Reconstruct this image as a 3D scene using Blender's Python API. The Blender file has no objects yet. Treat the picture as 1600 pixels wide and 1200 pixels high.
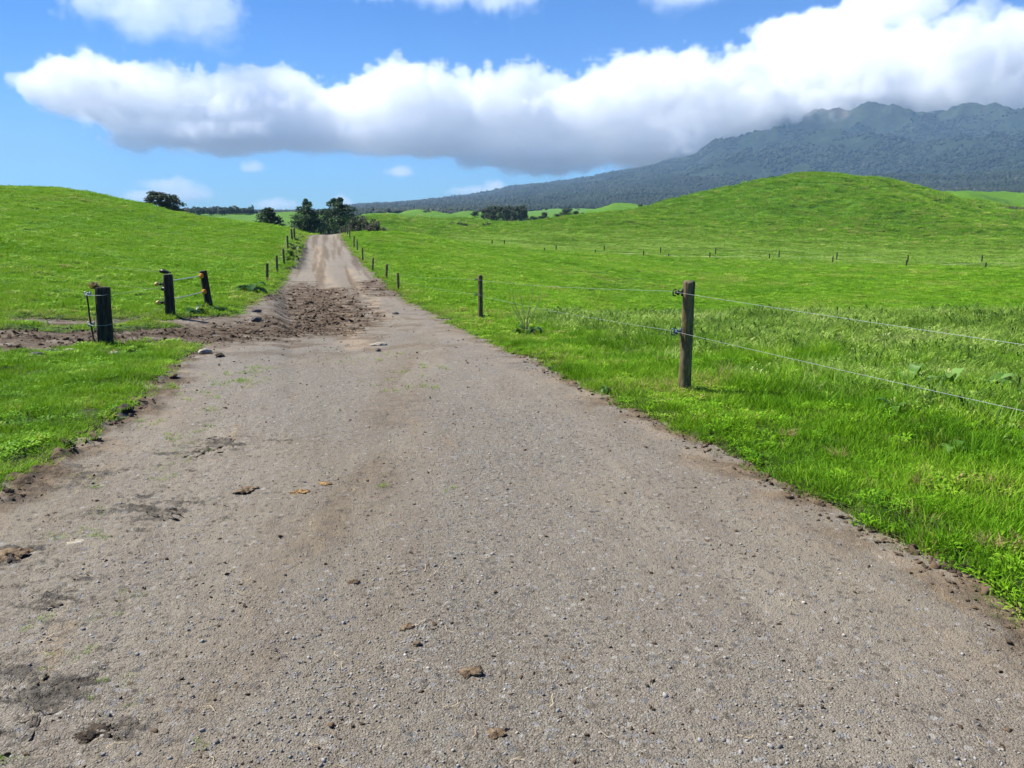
import bpy, math, random
import numpy as np
from math import radians, sin, cos, tan, atan2, pi
random.seed(7)
RNG = np.random.default_rng(11)
sc = bpy.context.scene
COL = sc.collection

# ------------------------------------------------------------------ camera, sky, sun, exposure
F = 1204.0; PITCH = radians(12.2); EYE = 1.6
cam_d = bpy.data.cameras.new('camera'); cam = bpy.data.objects.new('camera', cam_d); COL.objects.link(cam)
cam.location = (0, 0, EYE); cam.rotation_euler = (radians(90) - PITCH, 0, 0)
cam_d.sensor_width = 36; cam_d.lens = 36 * F / 1600; cam_d.clip_start = 0.05; cam_d.clip_end = 60000
sc.camera = cam
SUN_EL = radians(50); SUN_AZ = radians(-74)      # azimuth from the viewing direction, clockwise
w = bpy.data.worlds.new('World'); sc.world = w; w.use_nodes = True
nt = w.node_tree; bg = nt.nodes['Background']
sky = nt.nodes.new('ShaderNodeTexSky'); sky.sky_type = 'NISHITA'; sky.sun_disc = False
sky.sun_elevation = SUN_EL; sky.sun_rotation = SUN_AZ
sky.air_density = 1.0; sky.dust_density = 0.05; sky.ozone_density = 2.5; sky.altitude = 600
hs_ = nt.nodes.new('ShaderNodeHueSaturation'); hs_.inputs['Saturation'].default_value = 1.6; nt.links.new(sky.outputs[0], hs_.inputs['Color']); tn_ = nt.nodes.new('ShaderNodeMix'); tn_.data_type = 'RGBA'; tn_.blend_type = 'MULTIPLY'; tn_.inputs[0].default_value = 1; tn_.inputs[7].default_value = (.36, .78, 1.12, 1); nt.links.new(hs_.outputs[0], tn_.inputs[6]); nt.links.new(tn_.outputs[2], bg.inputs[0]); bg.inputs[1].default_value = 0.052
sun_d = bpy.data.lights.new('sun', 'SUN'); sun_d.energy = 5.0; sun_d.angle = radians(0.5); sun_d.color = (1.0, 0.955, 0.88)
sun = bpy.data.objects.new('sun', sun_d); COL.objects.link(sun)
sun.rotation_euler = (radians(90) - SUN_EL, 0, -SUN_AZ + pi)   # set exactly below
from mathutils import Vector
sdir = Vector((sin(SUN_AZ) * cos(SUN_EL), cos(SUN_AZ) * cos(SUN_EL), sin(SUN_EL)))
sun.rotation_euler = (sdir).to_track_quat('Z', 'Y').to_euler()
sc.view_settings.view_transform = 'Standard'; sc.view_settings.look = 'None'
sc.view_settings.exposure = 1.12; sc.view_settings.gamma = 1
sc.render.engine = 'CYCLES'
cy = sc.cycles
cy.max_bounces = 22; cy.diffuse_bounces = 3; cy.volume_bounces = 20; cy.transparent_max_bounces = 12
cy.glossy_bounces = 2; cy.transmission_bounces = 2; cy.use_denoising = True; cy.denoising_input_passes = 'RGB_ALBEDO_NORMAL'; cy.denoising_prefilter = 'ACCURATE'
cy.volume_step_rate = 1.0; cy.volume_max_steps = 256; cy.sample_clamp_indirect = 6

# ------------------------------------------------------------------ noise
def _h(ix, iy, s):
    n = (ix.astype(np.int64) * 374761393 + iy.astype(np.int64) * 668265263 + s * 982451653) & 0xffffffff
    n = ((n ^ (n >> 13)) * 1274126177) & 0xffffffff
    n = (n ^ (n >> 16)) & 0xffff
    return n * (2 * pi / 65536.0)
def gn(x, y, s=0):
    xi = np.floor(x); yi = np.floor(y); fx = x - xi; fy = y - yi
    def g(a, b):
        t = _h(xi + a, yi + b, s); return np.cos(t) * (fx - a) + np.sin(t) * (fy - b)
    u = fx * fx * fx * (fx * (fx * 6 - 15) + 10); v = fy * fy * fy * (fy * (fy * 6 - 15) + 10)
    return 1.5 * ((g(0, 0) * (1 - u) + g(1, 0) * u) * (1 - v) + (g(0, 1) * (1 - u) + g(1, 1) * u) * v)
def fbm(x, y, o=4, s=0, gain=0.5):
    a = 1.0; t = 0; f = 1.0
    for k in range(o):
        t = t + a * gn(x * f + 13.7 * k, y * f - 7.1 * k, s + k); a *= gain; f *= 2.03
    return t
def ridged(x, y, o=5, s=0):
    a = 1.0; t = 0; f = 1.0
    for k in range(o):
        t = t + a * (0.6 - 1.6 * np.abs(gn(x * f + 3.1 * k, y * f + 9.2 * k, s + k))); a *= 0.52; f *= 2.1
    return t
def sstep(a, b, x):
    t = np.clip((x - a) / (b - a), 0, 1); return t * t * (3 - 2 * t)
def pchip(xs, ys, xq):
    xs = np.asarray(xs, float); ys = np.asarray(ys, float); h = np.diff(xs); d = np.diff(ys) / h
    m = np.zeros(len(xs)); m[0] = d[0]; m[-1] = d[-1]
    for i in range(1, len(xs) - 1):
        if d[i - 1] * d[i] > 0:
            w1 = 2 * h[i] + h[i - 1]; w2 = h[i] + 2 * h[i - 1]; m[i] = (w1 + w2) / (w1 / d[i - 1] + w2 / d[i])
    xq = np.clip(xq, xs[0], xs[-1]); i = np.clip(np.searchsorted(xs, xq) - 1, 0, len(xs) - 2)
    t = (xq - xs[i]) / h[i]; t2 = t * t; t3 = t2 * t
    return (2*t3-3*t2+1)*ys[i] + (t3-2*t2+t)*h[i]*m[i] + (-2*t3+3*t2)*ys[i+1] + (t3-t2)*h[i]*m[i+1]

# ------------------------------------------------------------------ lie of the land, surveyed from the photograph
def th_of(px, py=400):
    v = (600 - py) / F; return atan2((px - 800) / F, cos(PITCH) + v * sin(PITCH))
def slope_at(th, py):
    v = (600 - py) / F; dy = cos(PITCH) + v * sin(PITCH); dz = -sin(PITCH) + v * cos(PITCH)
    return dz / (dy / cos(th))
Z = lambda z: ('z', z)
NEAR = [(1, Z(-1.6)), (2, Z(-1.6)), (4, Z(-1.6))]
ROAD = NEAR + [(7, Z(-1.63)), (10, Z(-1.8)), (14, Z(-2.15)), (20, Z(-2.6)), (31, Z(-2.9)), (44, Z(-2.92))]
FARL = [(450, Z(-4)), (700, 338), (1200, 335), (2500, 332), (4000, 333), (9000, 337), (14000, 339)]
CR = NEAR + [(7, Z(-1.6)), (10, Z(-1.75)), (16, 498), (22, Z(-3.35)), (30, Z(-4.7)), (43, 499), (60, 464), (90, 430)]
cols = {
 -500: NEAR + [(11, Z(-1.7)), (16, Z(-1.7)), (30, Z(-1.5)), (60, Z(1)), (90, Z(5)), (120, Z(6)), (200, Z(3)), (400, Z(0)), (1200, 335), (4000, 330), (14000, 338)],
 0: NEAR + [(7, Z(-1.62)), (10.6, Z(-1.74)), (13, Z(-1.75)), (25, 427), (50, 352), (70, 314), (90, 291), (115, Z(3.2)), (160, Z(-1))] + FARL,
 90: NEAR + [(7, Z(-1.62)), (11, Z(-1.76)), (14, Z(-1.85)), (25, 432), (50, 360), (70, 320), (90, 294), (115, Z(2.8)), (160, Z(-1))] + FARL,
 200: NEAR + [(7, Z(-1.62)), (11, Z(-1.78)), (15, Z(-1.98)), (25, 442), (50, 376), (70, 336), (88, 313), (110, Z(1.2)), (160, Z(-3))] + FARL,
 300: NEAR + [(7, Z(-1.62)), (11, Z(-1.78)), (16, Z(-2.1)), (25, 452), (50, 390), (70, 355), (86, 337), (105, Z(-.5)), (160, Z(-5))] + FARL,
 370: NEAR + [(7, Z(-1.62)), (11, Z(-1.8)), (16, Z(-2.2)), (25, 462), (48, 405), (70, 364), (86, 347), (100, Z(-1.3)), (160, Z(-6))] + FARL,
 420: NEAR + [(7, Z(-1.62)), (11, Z(-1.82)), (16, Z(-2.25)), (25, 468), (35, 440), (50, 405), (70, 368), (85, 352), (100, Z(-1.9)), (160, Z(-7))] + FARL,
 452: ROAD + [(46, 411), (55, 391), (65, 376), (80, 363), (95, 357), (110, Z(-2.6)), (150, Z(-8))] + FARL,
 480: ROAD + [(56, Z(-2.8)), (75, Z(-2.55)), (102, 366), (115, Z(-3)), (150, Z(-8)), (200, Z(-9))] + FARL,
 510: ROAD + [(56, Z(-2.85)), (75, Z(-2.65)), (104, 367), (117, Z(-3.2)), (150, Z(-8)), (200, Z(-9))] + FARL,
 540: ROAD + [(56, Z(-2.85)), (75, Z(-2.6)), (100, 364), (118, Z(-3.2)), (150, Z(-7)), (200, Z(-8)), (300, 355), (420, 342), (600, Z(-5)), (1200, 334), (2500, 329), (4500, 326), (9000, 331), (14000, 336)],
 600: ROAD + [(56, Z(-3.3)), (75, 388), (100, 363), (118, Z(-3.6)), (160, Z(-7)), (240, 355), (330, 337), (400, 333), (450, Z(-2)), (600, 340), (1200, 333), (2500, 325), (4500, 320), (9000, 325), (14000, 336)],
 660: NEAR + [(7, Z(-1.62)), (10, Z(-1.78)), (14, Z(-2.12)), (20, Z(-2.6)), (31, 455), (56, 412), (80, 384), (100, 369), (115, Z(-3.4)), (160, Z(-6.3)), (230, 356), (300, 346), (420, 340), (500, 334), (600, Z(-3)), (1200, 332), (2500, 322), (4500, 314), (9000, 319), (14000, 335)],
 730: NEAR + [(7, Z(-1.61)), (10, Z(-1.76)), (14, Z(-2.1)), (20, Z(-2.62)), (31, 461), (56, 420), (80, 397), (100, 386), (130, 381), (170, 371), (220, 361), (300, 351), (400, 345), (500, 341), (1200, 331), (2500, 317), (4500, 306), (9000, 312), (14000, 334)],
 800: NEAR + [(7, Z(-1.6)), (10, Z(-1.75)), (14, Z(-2.1)), (20, Z(-2.65)), (31, 467), (56, 430), (80, 408), (100, 397), (130, 386), (170, 372), (220, 359), (280, 350), (330, Z(-3.5)), (500, 343), (1200, 331), (2500, 313), (4500, 296), (8000, 300), (14000, 330)],
 900: NEAR + [(7, Z(-1.6)), (10, Z(-1.74)), (14, Z(-2.0)), (17, 501), (31, 481), (50, 452), (80, 415), (100, 402), (130, 391), (170, 373), (230, 352), (270, 341), (310, Z(-2)), (480, 335), (520, Z(0)), (1200, 329), (2500, 306), (4500, 281), (8000, 285), (14000, 325)],
 960: CR[:-1] + [(85, 418), (130, 395), (170, 376), (230, 344), (265, 332), (310, Z(0)), (440, 321), (500, Z(5)), (1200, 327), (2500, 300), (4500, 270), (8000, 270), (14000, 320)],
 1070: CR + [(130, 399), (170, 380), (210, 361), (228, 350), (262, 325), (288, 308), (330, Z(3)), (450, Z(4)), (1200, 325), (2500, 292), (3600, 268), (4500, 244), (5000, 232), (6500, 235), (14000, 310)],
 1130: CR + [(130, 401), (170, 381), (210, 362), (228, 350), (265, 313), (290, 296), (340, Z(6)), (450, Z(6)), (1200, 322), (2500, 289), (3600, 256), (4400, 220), (5000, 208), (6500, 215), (14000, 310)],
 1210: CR + [(130, 403), (170, 383), (210, 363), (228, 350), (262, 303), (290, 279.5), (345, Z(8)), (450, Z(6)), (1200, 320), (2500, 285), (3500, 254), (4300, 214), (5000, 188), (5800, 180), (14000, 300)],
 1290: CR + [(130, 405), (170, 387), (205, 366), (225, 351), (262, 298), (292, 269), (345, Z(9)), (450, Z(6)), (1200, 318), (2500, 282), (3500, 250), (4300, 206), (5000, 176), (5800, 160), (7000, 165), (14000, 300)],
 1360: CR + [(130, 407), (170, 389), (205, 370), (225, 354), (246, 316), (266, 306), (298, 277.5), (345, Z(8)), (450, Z(6)), (1200, 316), (2500, 278), (3500, 242), (4300, 198), (5000, 158), (5500, 148), (7000, 140), (14000, 300)],
 1430: CR + [(130, 409), (170, 392), (205, 375), (230, 350), (252, 323), (275, 316), (300, 297), (345, Z(6)), (450, 303), (520, Z(8)), (1200, 314), (2500, 276), (3500, 243), (4300, 205), (5000, 166), (6000, 140), (7000, 130), (14000, 300)],
 1500: CR + [(130, 411), (170, 394), (230, 358), (280, 330), (310, 320), (350, 312), (410, 304), (490, 296), (560, Z(12)), (1200, 311), (2500, 272), (3500, 240), (4300, 198), (5000, 158), (6000, 128), (14000, 300)],
 1600: CR + [(130, 414), (170, 396), (230, 364), (280, 344), (330, 330), (380, Z(2)), (450, 305), (510, 299), (580, Z(12)), (1200, 310), (2500, 268), (3500, 236), (4300, 192), (5000, 148), (6000, 115), (14000, 300)],
 2100: CR + [(130, 416), (170, 396), (230, 364), (330, 340), (500, 320), (1200, 300), (2500, 265), (3500, 230), (4500, 180), (6000, 110), (14000, 300)],
}
NT, NR = 720, 1100
TH = np.linspace(radians(-55), radians(55), NT); LR = np.linspace(0, math.log(14000), NR)
cth = []; prof = []
for px in sorted(cols):
    th = th_of(px); pts = sorted(cols[px], key=lambda p: p[0])
    xs = [math.log(r) for r, _ in pts]
    ys = [(v[1] / r if isinstance(v, tuple) else slope_at(th, v)) for r, v in pts]
    # interpolate slope*r^0 in log r, but near field as height
    prof.append(pchip(xs, ys, LR) if False else None)
    # blend: height interpolation near, slope interpolation far
    zs = [y * math.exp(x) for x, y in zip(xs, ys)]
    pz = pchip(xs, zs, LR) / np.exp(LR); pe = pchip(xs, ys, LR)
    wt = sstep(math.log(40), math.log(90), LR)
    prof[-1] = pz * (1 - wt) + pe * wt; cth.append(th)
prof = np.array(prof); cth = np.array(cth)
TAB = np.zeros((NT, NR))
for j in range(NR): TAB[:, j] = pchip(cth, prof[:, j], TH)
for _ in range(3):      # soften across azimuth
    TAB[1:-1] = 0.25 * TAB[:-2] + 0.5 * TAB[1:-1] + 0.25 * TAB[2:]
    TAB[:, 1:-1] = 0.25 * TAB[:, :-2] + 0.5 * TAB[:, 1:-1] + 0.25 * TAB[:, 2:]
def e_lookup(th, r):
    tq = np.clip((np.clip(th, TH[0], TH[-1]) - TH[0]) / (TH[1] - TH[0]), 0, NT - 1.001)
    rq = np.clip(np.log(np.maximum(r, 1.0)) / (LR[1] - LR[0]), 0, NR - 1.001)
    i = tq.astype(int); j = rq.astype(int); a = tq - i; b = rq - j
    return (TAB[i, j]*(1-a) + TAB[i+1, j]*a)*(1-b) + (TAB[i, j+1]*(1-a) + TAB[i+1, j+1]*a)*b
def base_z(x, y):
    r = np.hypot(x, y); th = np.arctan2(x, y); e = e_lookup(th, r)
    wb = sstep(radians(55), radians(150), np.abs(th))
    z = e * r * (1 - wb) + (-1.6 - 0.004 * r) * wb
    return np.where(r < 1, -1.6, z) + EYE
def at(px, py, rmin=1.2):
    """ground point (x, y) seen at a pixel of the photograph"""
    v = (600 - py) / F; u = (px - 800) / F
    dx, dy, dz = u, cos(PITCH) + v * sin(PITCH), -sin(PITCH) + v * cos(PITCH)
    hr = math.hypot(dx, dy); th = atan2(dx, dy); s = dz / hr
    rr = np.exp(np.linspace(math.log(rmin), math.log(9000), 6000))
    e = e_lookup(np.full(rr.shape, th), rr); k = np.argmax(e >= s)
    if e[k] < s: k = int(np.argmin(np.abs(e - s)))
    return float(rr[k] * sin(th)), float(rr[k] * cos(th))

def poly_in(x, y, P):
    P = np.asarray(P); ins = np.zeros(x.shape, bool); n = len(P)
    for i in range(n):
        x1, y1 = P[i]; x2, y2 = P[(i + 1) % n]
        if y1 == y2: continue
        c = ((y1 > y) != (y2 > y)) & (x < (x2 - x1) * (y - y1) / (y2 - y1) + x1); ins ^= c
    return ins
def line_dist(x, y, P, closed=True):
    P = np.asarray(P); d = np.full(x.shape, 1e9); n = len(P)
    for i in range(n if closed else n - 1):
        ax, ay = P[i]; bx, by = P[(i + 1) % n]; ux, uy = bx - ax, by - ay; L = ux * ux + uy * uy + 1e-12
        t = np.clip(((x - ax) * ux + (y - ay) * uy) / L, 0, 1)
        d = np.minimum(d, np.hypot(x - ax - t * ux, y - ay - t * uy))
    return d
def sdist(x, y, P):     # positive inside
    out = np.full(x.shape, -60.0); m = (np.hypot(x, y) < 160)
    if m.any():
        d = line_dist(x[m], y[m], P); out[m] = np.where(poly_in(x[m], y[m], P), d, -d)
    return out
EL = [at(*p) for p in [(0, 772), (60, 728), (120, 695), (180, 657), (225, 622), (255, 585), (285, 560), (318, 548),
      (300, 541), (250, 538), (200, 540), (185, 541), (100, 548), (0, 556)]]
EL2 = [at(*p) for p in [(0, 517), (90, 520), (190, 519), (260, 514), (300, 511), (262, 507), (215, 503), (150, 507), (60, 506), (0, 506), (0, 499), (60, 500), (160, 499), (250, 500), (300, 497),
       (350, 494), (372, 488), (388, 478), (410, 463), (436, 446), (448, 430), (458, 412), (466, 393), (472, 378), (479, 368)]]
ER = [at(*p) for p in [(535, 367.5), (541, 378), (551, 393), (566, 410), (588, 431), (612, 452), (650, 476), (700, 502), (800, 549), (900, 594),
      (1000, 643), (1100, 690), (1200, 743), (1300, 790), (1400, 843), (1480, 885), (1560, 932), (1599, 965)]]
ROADP = [(-3.3, 1.5), (-4.2, -6), (-5, -25), (6, -25), (5, -6), (2.6, 1.0)]
ROADP = [(-3.4, 1.6), (-4.4, -6), (-5, -25)][::-1] + EL + [(-16, 9.5), (-24, 9.0), (-24, 10.3), (-14, 11)] + EL2 + \
        [(-27.5, 118), (-30, 135), (-24.5, 135), (-22.5, 118)] + ER + [(2.6, 1.0), (4.0, -6), (5, -25)]
MUDP = [at(*p) for p in [(-60, 560), (0, 550), (100, 545), (200, 538), (300, 540), (350, 536), (420, 533), (480, 526), (540, 526), (580, 510), (592, 495), (560, 470), (545, 450),
        (500, 452), (470, 440), (440, 452), (425, 470), (440, 490), (400, 498), (340, 508), (260, 511), (170, 514), (0, 517), (-60, 518)]]
MUD2 = [at(*p) for p in [(560, 440), (592, 438), (610, 452), (618, 462), (590, 463), (568, 455)]]

def land(x, y):
    """height with all modelled relief, plus masks"""
    x = np.asarray(x, float); y = np.asarray(y, float)
    r = np.hypot(x, y); z = base_z(x, y)
    ew = 0.10 * gn(x * 2.2, y * 2.2, 71) + 0.05 * gn(x * 7, y * 7, 72) + 0.02 * gn(x * 21, y * 21, 73)
    ew = ew * np.clip(r / 9, .55, 2.5)
    sd = sdist(x, y, ROADP) + ew
    md = np.maximum(sdist(x, y, MUDP), sdist(x, y, MUD2)) + ew * 2.2
    grass = sstep(0.0, -0.02, sd)
    mud = sstep(-0.9, 0.7, md) * (0.55 + 0.45 * sstep(-.25, .25, fbm(x * 1.6, y * 1.6, 3, 5)))
    # verge: a lip of turf beside the road, soil lip on the left
    z = z + grass * (0.035 * sstep(0, -0.25, sd) + 0.03 * fbm(x * 1.1, y * 1.1, 3, 21) * np.clip(r / 6, .4, 1.6))
    left_edge = sstep(-0.30, 0.0, sd) * sstep(0.34, 0.02, sd) * sstep(-1.0, -1.6, x) * sstep(12, 9, r)
    z = z + left_edge * (0.05 * np.maximum(0, fbm(x * 5, y * 5, 3, 31) + .15) + 0.02)
    nr = sstep(40, 8, r)
    z = z + (1 - grass) * nr * (0.012 * fbm(x * .8, y * .8, 3, 41) + 0.0035 * fbm(x * 9, y * 9, 3, 42))
    # mud relief
    clod = np.maximum(0, fbm(x * 7, y * 7, 4, 51, .6) + 0.15)
    z = z + mud * (0.022 * clod) * np.clip(r / 12, .6, 1.6)
    # rolling of the far fields
    off = .06 + .94 * sstep(-.3, -7, sd)
    z = z + off * sstep(25, 120, r) * (0.35 * fbm(x * .045, y * .045, 3, 61)) * sstep(1500, 300, r) + off * sstep(60, 240, r) * (0.30 * ridged(x * .09, y * .16, 3, 66) + sstep(170, 240, r) * 1.6 * fbm(x * .03, y * .03, 3, 68)) * sstep(1500, 300, r)
    z = z + sstep(220, 600, r) * sstep(2500, 900, r) * 3.5 * fbm(x * .008, y * .008, 3, 67)
    tz = z * 1.35 + 1.2 * fbm(x * .06, y * .06, 3, 69)          # stock terraces along the contours
    z = z + grass * sstep(22, 45, r) * sstep(700, 350, r) * .05 * np.clip(r / 70, 1, 4.5) * np.sin(2 * pi * tz / np.clip(r / 70, 1, 3)) * sstep(-.3, .3, fbm(x * .05, y * .05, 2, 70))
    return z, sd, md, mud, grass
def gz(x, y): return float(land(np.array([x]), np.array([y]))[0][0])
def spot(px, py, **k):
    x, y = at(px, py, **k); return x, y, gz(x, y)

# ------------------------------------------------------------------ mesh + object helpers
def npmesh(name, V, Fc, mat=None, smooth=True):
    V = np.asarray(V, np.float32); Fc = np.asarray(Fc, np.int32); k = Fc.shape[1]
    me = bpy.data.meshes.new(name); me.vertices.add(len(V)); me.vertices.foreach_set('co', V.ravel())
    me.loops.add(Fc.size); me.loops.foreach_set('vertex_index', Fc.ravel())
    me.polygons.add(len(Fc)); me.polygons.foreach_set('loop_start', np.arange(0, Fc.size, k, dtype=np.int32))
    try: me.polygons.foreach_set('loop_total', np.full(len(Fc), k, np.int32))
    except Exception: pass
    if smooth: me.polygons.foreach_set('use_smooth', np.ones(len(Fc), bool))
    if mat: me.materials.append(mat)
    me.update(calc_edges=True); me.validate(); return me
def fattr(me, name, arr):
    a = me.attributes.new(name, 'FLOAT', 'POINT'); a.data.foreach_set('value', np.asarray(arr, np.float32))
def link(name, me, parent=None, **props):
    o = bpy.data.objects.new(name, me); COL.objects.link(o)
    if parent: o.parent = parent
    for k, v in props.items(): o[k] = v
    return o

# ------------------------------------------------------------------ material helper
class NG:
    def __init__(s, name):
        s.m = bpy.data.materials.new(name); s.m.use_nodes = True; s.t = s.m.node_tree; s.n = s.t.nodes
        s.p = s.n['Principled BSDF']; s.out = s.n['Material Output']
    def add(s, typ, **kw):
        n = s.n.new(typ)
        for k, v in kw.items(): setattr(n, k, v)
        return n
    def con(s, v, sock):
        if hasattr(v, 'links'): s.t.links.new(v, sock)
        elif isinstance(v, tuple) and len(v) == 3 and sock.type == 'RGBA': sock.default_value = (*v, 1)
        else: sock.default_value = v
    def pos(s):
        return s.add('ShaderNodeNewGeometry').outputs['Position']
    def noise(s, scale, detail=4, rough=.55, vec=None, out=0, dist=0):
        n = s.add('ShaderNodeTexNoise'); s.con(scale, n.inputs['Scale']); n.inputs['Detail'].default_value = detail
        n.inputs['Roughness'].default_value = rough; n.inputs['Distortion'].default_value = dist
        s.con(vec if vec is not None else s.pos(), n.inputs['Vector']); return n.outputs[out]
    def voro(s, scale, out='Color', vec=None, feature='F1', rnd=1.0):
        n = s.add('ShaderNodeTexVoronoi', feature=feature); n.inputs['Scale'].default_value = scale
        n.inputs['Randomness'].default_value = rnd
        s.con(vec if vec is not None else s.pos(), n.inputs['Vector']); return n.outputs[out]
    def ramp(s, fac, stops, interp='LINEAR'):
        n = s.add('ShaderNodeValToRGB'); cr = n.color_ramp; cr.interpolation = interp
        while len(cr.elements) < len(stops): cr.elements.new(.5)
        for e, (p, c) in zip(cr.elements, stops):
            e.position = p; e.color = (*c, 1) if isinstance(c, tuple) else (c, c, c, 1)
        s.con(fac, n.inputs[0]); return n.outputs[0]
    def mix(s, f, a, b, mode='MIX'):
        n = s.add('ShaderNodeMix', data_type='RGBA', blend_type=mode); n.clamp_factor = True
        s.con(f, n.inputs[0]); s.con(a, n.inputs[6]); s.con(b, n.inputs[7]); return n.outputs[2]
    def math(s, op, a, b=0.0, clamp=False):
        n = s.add('ShaderNodeMath', operation=op); n.use_clamp = clamp; s.con(a, n.inputs[0]); s.con(b, n.inputs[1]); return n.outputs[0]
    def mapr(s, v, a, b, c=0.0, d=1.0):
        n = s.add('ShaderNodeMapRange'); s.con(v, n.inputs[0])
        for i, q in enumerate((a, b, c, d)): n.inputs[i + 1].default_value = q
        return n.outputs[0]
    def attr(s, name, typ='GEOMETRY', out='Fac'):
        n = s.add('ShaderNodeAttribute'); n.attribute_name = name; n.attribute_type = typ; return n.outputs[out]
    def along(s, k, ang=13.2):
        n = s.add('ShaderNodeMapping', vector_type='TEXTURE'); n.inputs['Rotation'].default_value = (0, 0, radians(ang)); n.inputs['Scale'].default_value = (1, k, 1); s.con(s.pos(), n.inputs[0]); return n.outputs[0]
    def bump(s, h, strength=.5, dist=.02, normal=None):
        n = s.add('ShaderNodeBump'); n.inputs['Strength'].default_value = strength; n.inputs['Distance'].default_value = dist
        s.con(h, n.inputs['Height'])
        if normal is not None: s.con(normal, n.inputs['Normal'])
        return n.outputs[0]
    def fin(s, col, rough=.8, normal=None, spec=.3):
        s.con(col, s.p.inputs['Base Color']); s.con(rough, s.p.inputs['Roughness']); s.p.inputs['Specular IOR Level'].default_value = spec
        if normal is not None: s.con(normal, s.p.inputs['Normal'])
        return s.m
    def scaled(s, vx, vy, vz):
        n = s.add('ShaderNodeMapping'); n.inputs['Scale'].default_value = (vx, vy, vz); s.con(s.pos(), n.inputs[0]); return n.outputs[0]

def mat_pasture():
    g = NG('pasture_ground')
    a = g.noise(.035, 4, .6); b = g.noise(.5, 5, .65); c = g.noise(6, 5, .7)
    c1 = g.ramp(a, [(.3, (.055, .155, .006)), (.5, (.090, .215, .009)), (.7, (.130, .270, .013))])
    c2 = g.mix(g.ramp(b, [(.38, 0.0), (.62, 1.0)]), c1, (.13, .25, .02))
    c3 = g.mix(g.ramp(c, [(.42, 1.0), (.56, 0.0)]), c2, (.032, .095, .005))
    soil = g.mix(g.ramp(c, [(.35, 0.0), (.65, 1.0)]), (.028, .021, .013), (.05, .065, .012))
    ns = g.attr('nearsoil')
    col = g.mix(ns, c3, soil)
    v = g.scaled(1, 1, .4)
    bn = g.bump(g.noise(1.6, 6, .75, v), .9, .35)
    return g.fin(col, .9, bn, .15)

def mat_road():
    g = NG('gravel_road')
    big = g.noise(.9, 5, .62, g.along(14)); mid = g.noise(4.5, 6, .72, g.along(5)); fine = g.noise(55, 4, .7)
    base = g.ramp(big, [(.30, (.150, .124, .084)), (.46, (.222, .190, .137)), (.58, (.240, .208, .156)), (.72, (.305, .256, .182))])
    base = g.mix(g.mapr(mid, .42, .68), base, (.185, .150, .110))
    gv = g.attr('gravel')
    vc = g.voro(150, 'Color'); vd = g.voro(150, 'Distance')
    hs = g.add('ShaderNodeSeparateColor'); g.con(vc, hs.inputs[0])
    stone = g.ramp(hs.outputs[0], [(0, (.085, .072, .055)), (.3, (.165, .143, .112)), (.55, (.235, .205, .160)), (.8, (.195, .198, .195)), (.93, (.31, .275, .22)), (1, (.42, .39, .34))])
    stone = g.mix(g.ramp(vd, [(.45, 0.0), (.85, .75)]), stone, (.10, .088, .070))
    col = g.mix(g.math('MULTIPLY', g.mapr(gv, 0, 1, .18, .75), g.mapr(g.noise(20, 3), .35, .6, .4, 1)), base, stone)
    # coarser bedded stones, sparse
    v2 = g.voro(34, 'Color'); s2 = g.add('ShaderNodeSeparateColor'); g.con(v2, s2.inputs[0])
    col = g.mix(g.math('MULTIPLY', g.math('GREATER_THAN', s2.outputs[1], .80), g.mapr(g.voro(34, 'Distance'), .55, .3, 0, .8)), col,
                g.ramp(s2.outputs[0], [(0, (.07, .07, .07)), (.5, (.20, .20, .20)), (1, (.34, .32, .28))]))
    for sc2, th_, am in ((26, .86, .6), (70, .78, .55)):
        v3 = g.voro(sc2, 'Color'); s3 = g.add('ShaderNodeSeparateColor'); g.con(v3, s3.inputs[0])
        col = g.mix(g.math('MULTIPLY', g.math('GREATER_THAN', s3.outputs[2], th_), g.mapr(g.voro(sc2, 'Distance'), .42, .22, 0, am)), col, g.ramp(s3.outputs[0], [(0, (.035, .028, .02)), (1, (.10, .08, .055))]))
    # ochre dung and clay stains
    st = g.math('MULTIPLY', g.mapr(g.noise(2.2, 5, .65, g.along(4), dist=.6), .60, .72), g.mapr(g.noise(14, 3), .4, .6, .3, 1))
    col = g.mix(g.math('MULTIPLY', st, .6), col, (.26, .17, .085))
    col = g.mix(g.attr('ochre'), col, (.33, .245, .155))
    # damp dark patches
    col = g.mix(g.math('MULTIPLY', g.mapr(g.math('SUBTRACT', g.attr('damp'), g.noise(11, 8, .78)), -.06, .06), .85), col, g.ramp(g.noise(30, 5, .7), [(.4, (.032, .028, .023)), (.6, (.100, .087, .068))]))
    mudc = g.ramp(g.noise(7, 8, .8), [(.36, (.028, .018, .010)), (.46, (.095, .063, .033)), (.55, (.170, .120, .066)), (.68, (.25, .185, .11))])
    col = g.mix(g.attr('mud'), col, mudc)
    col = g.mix(g.math('MULTIPLY', g.attr('wet'), g.attr('mud')), col, g.mix(1.0, col, (.52, .46, .40), 'MULTIPLY'))
    h = g.math('ADD', g.math('MULTIPLY', vd, -.35), g.math('ADD', g.math('MULTIPLY', fine, .5), mid))
    bn = g.bump(h, 1.0, .014)
    bn = g.bump(g.noise(26, 5, .75), .75, .025, bn)
    return g.fin(col, .88, bn, .25)

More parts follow.
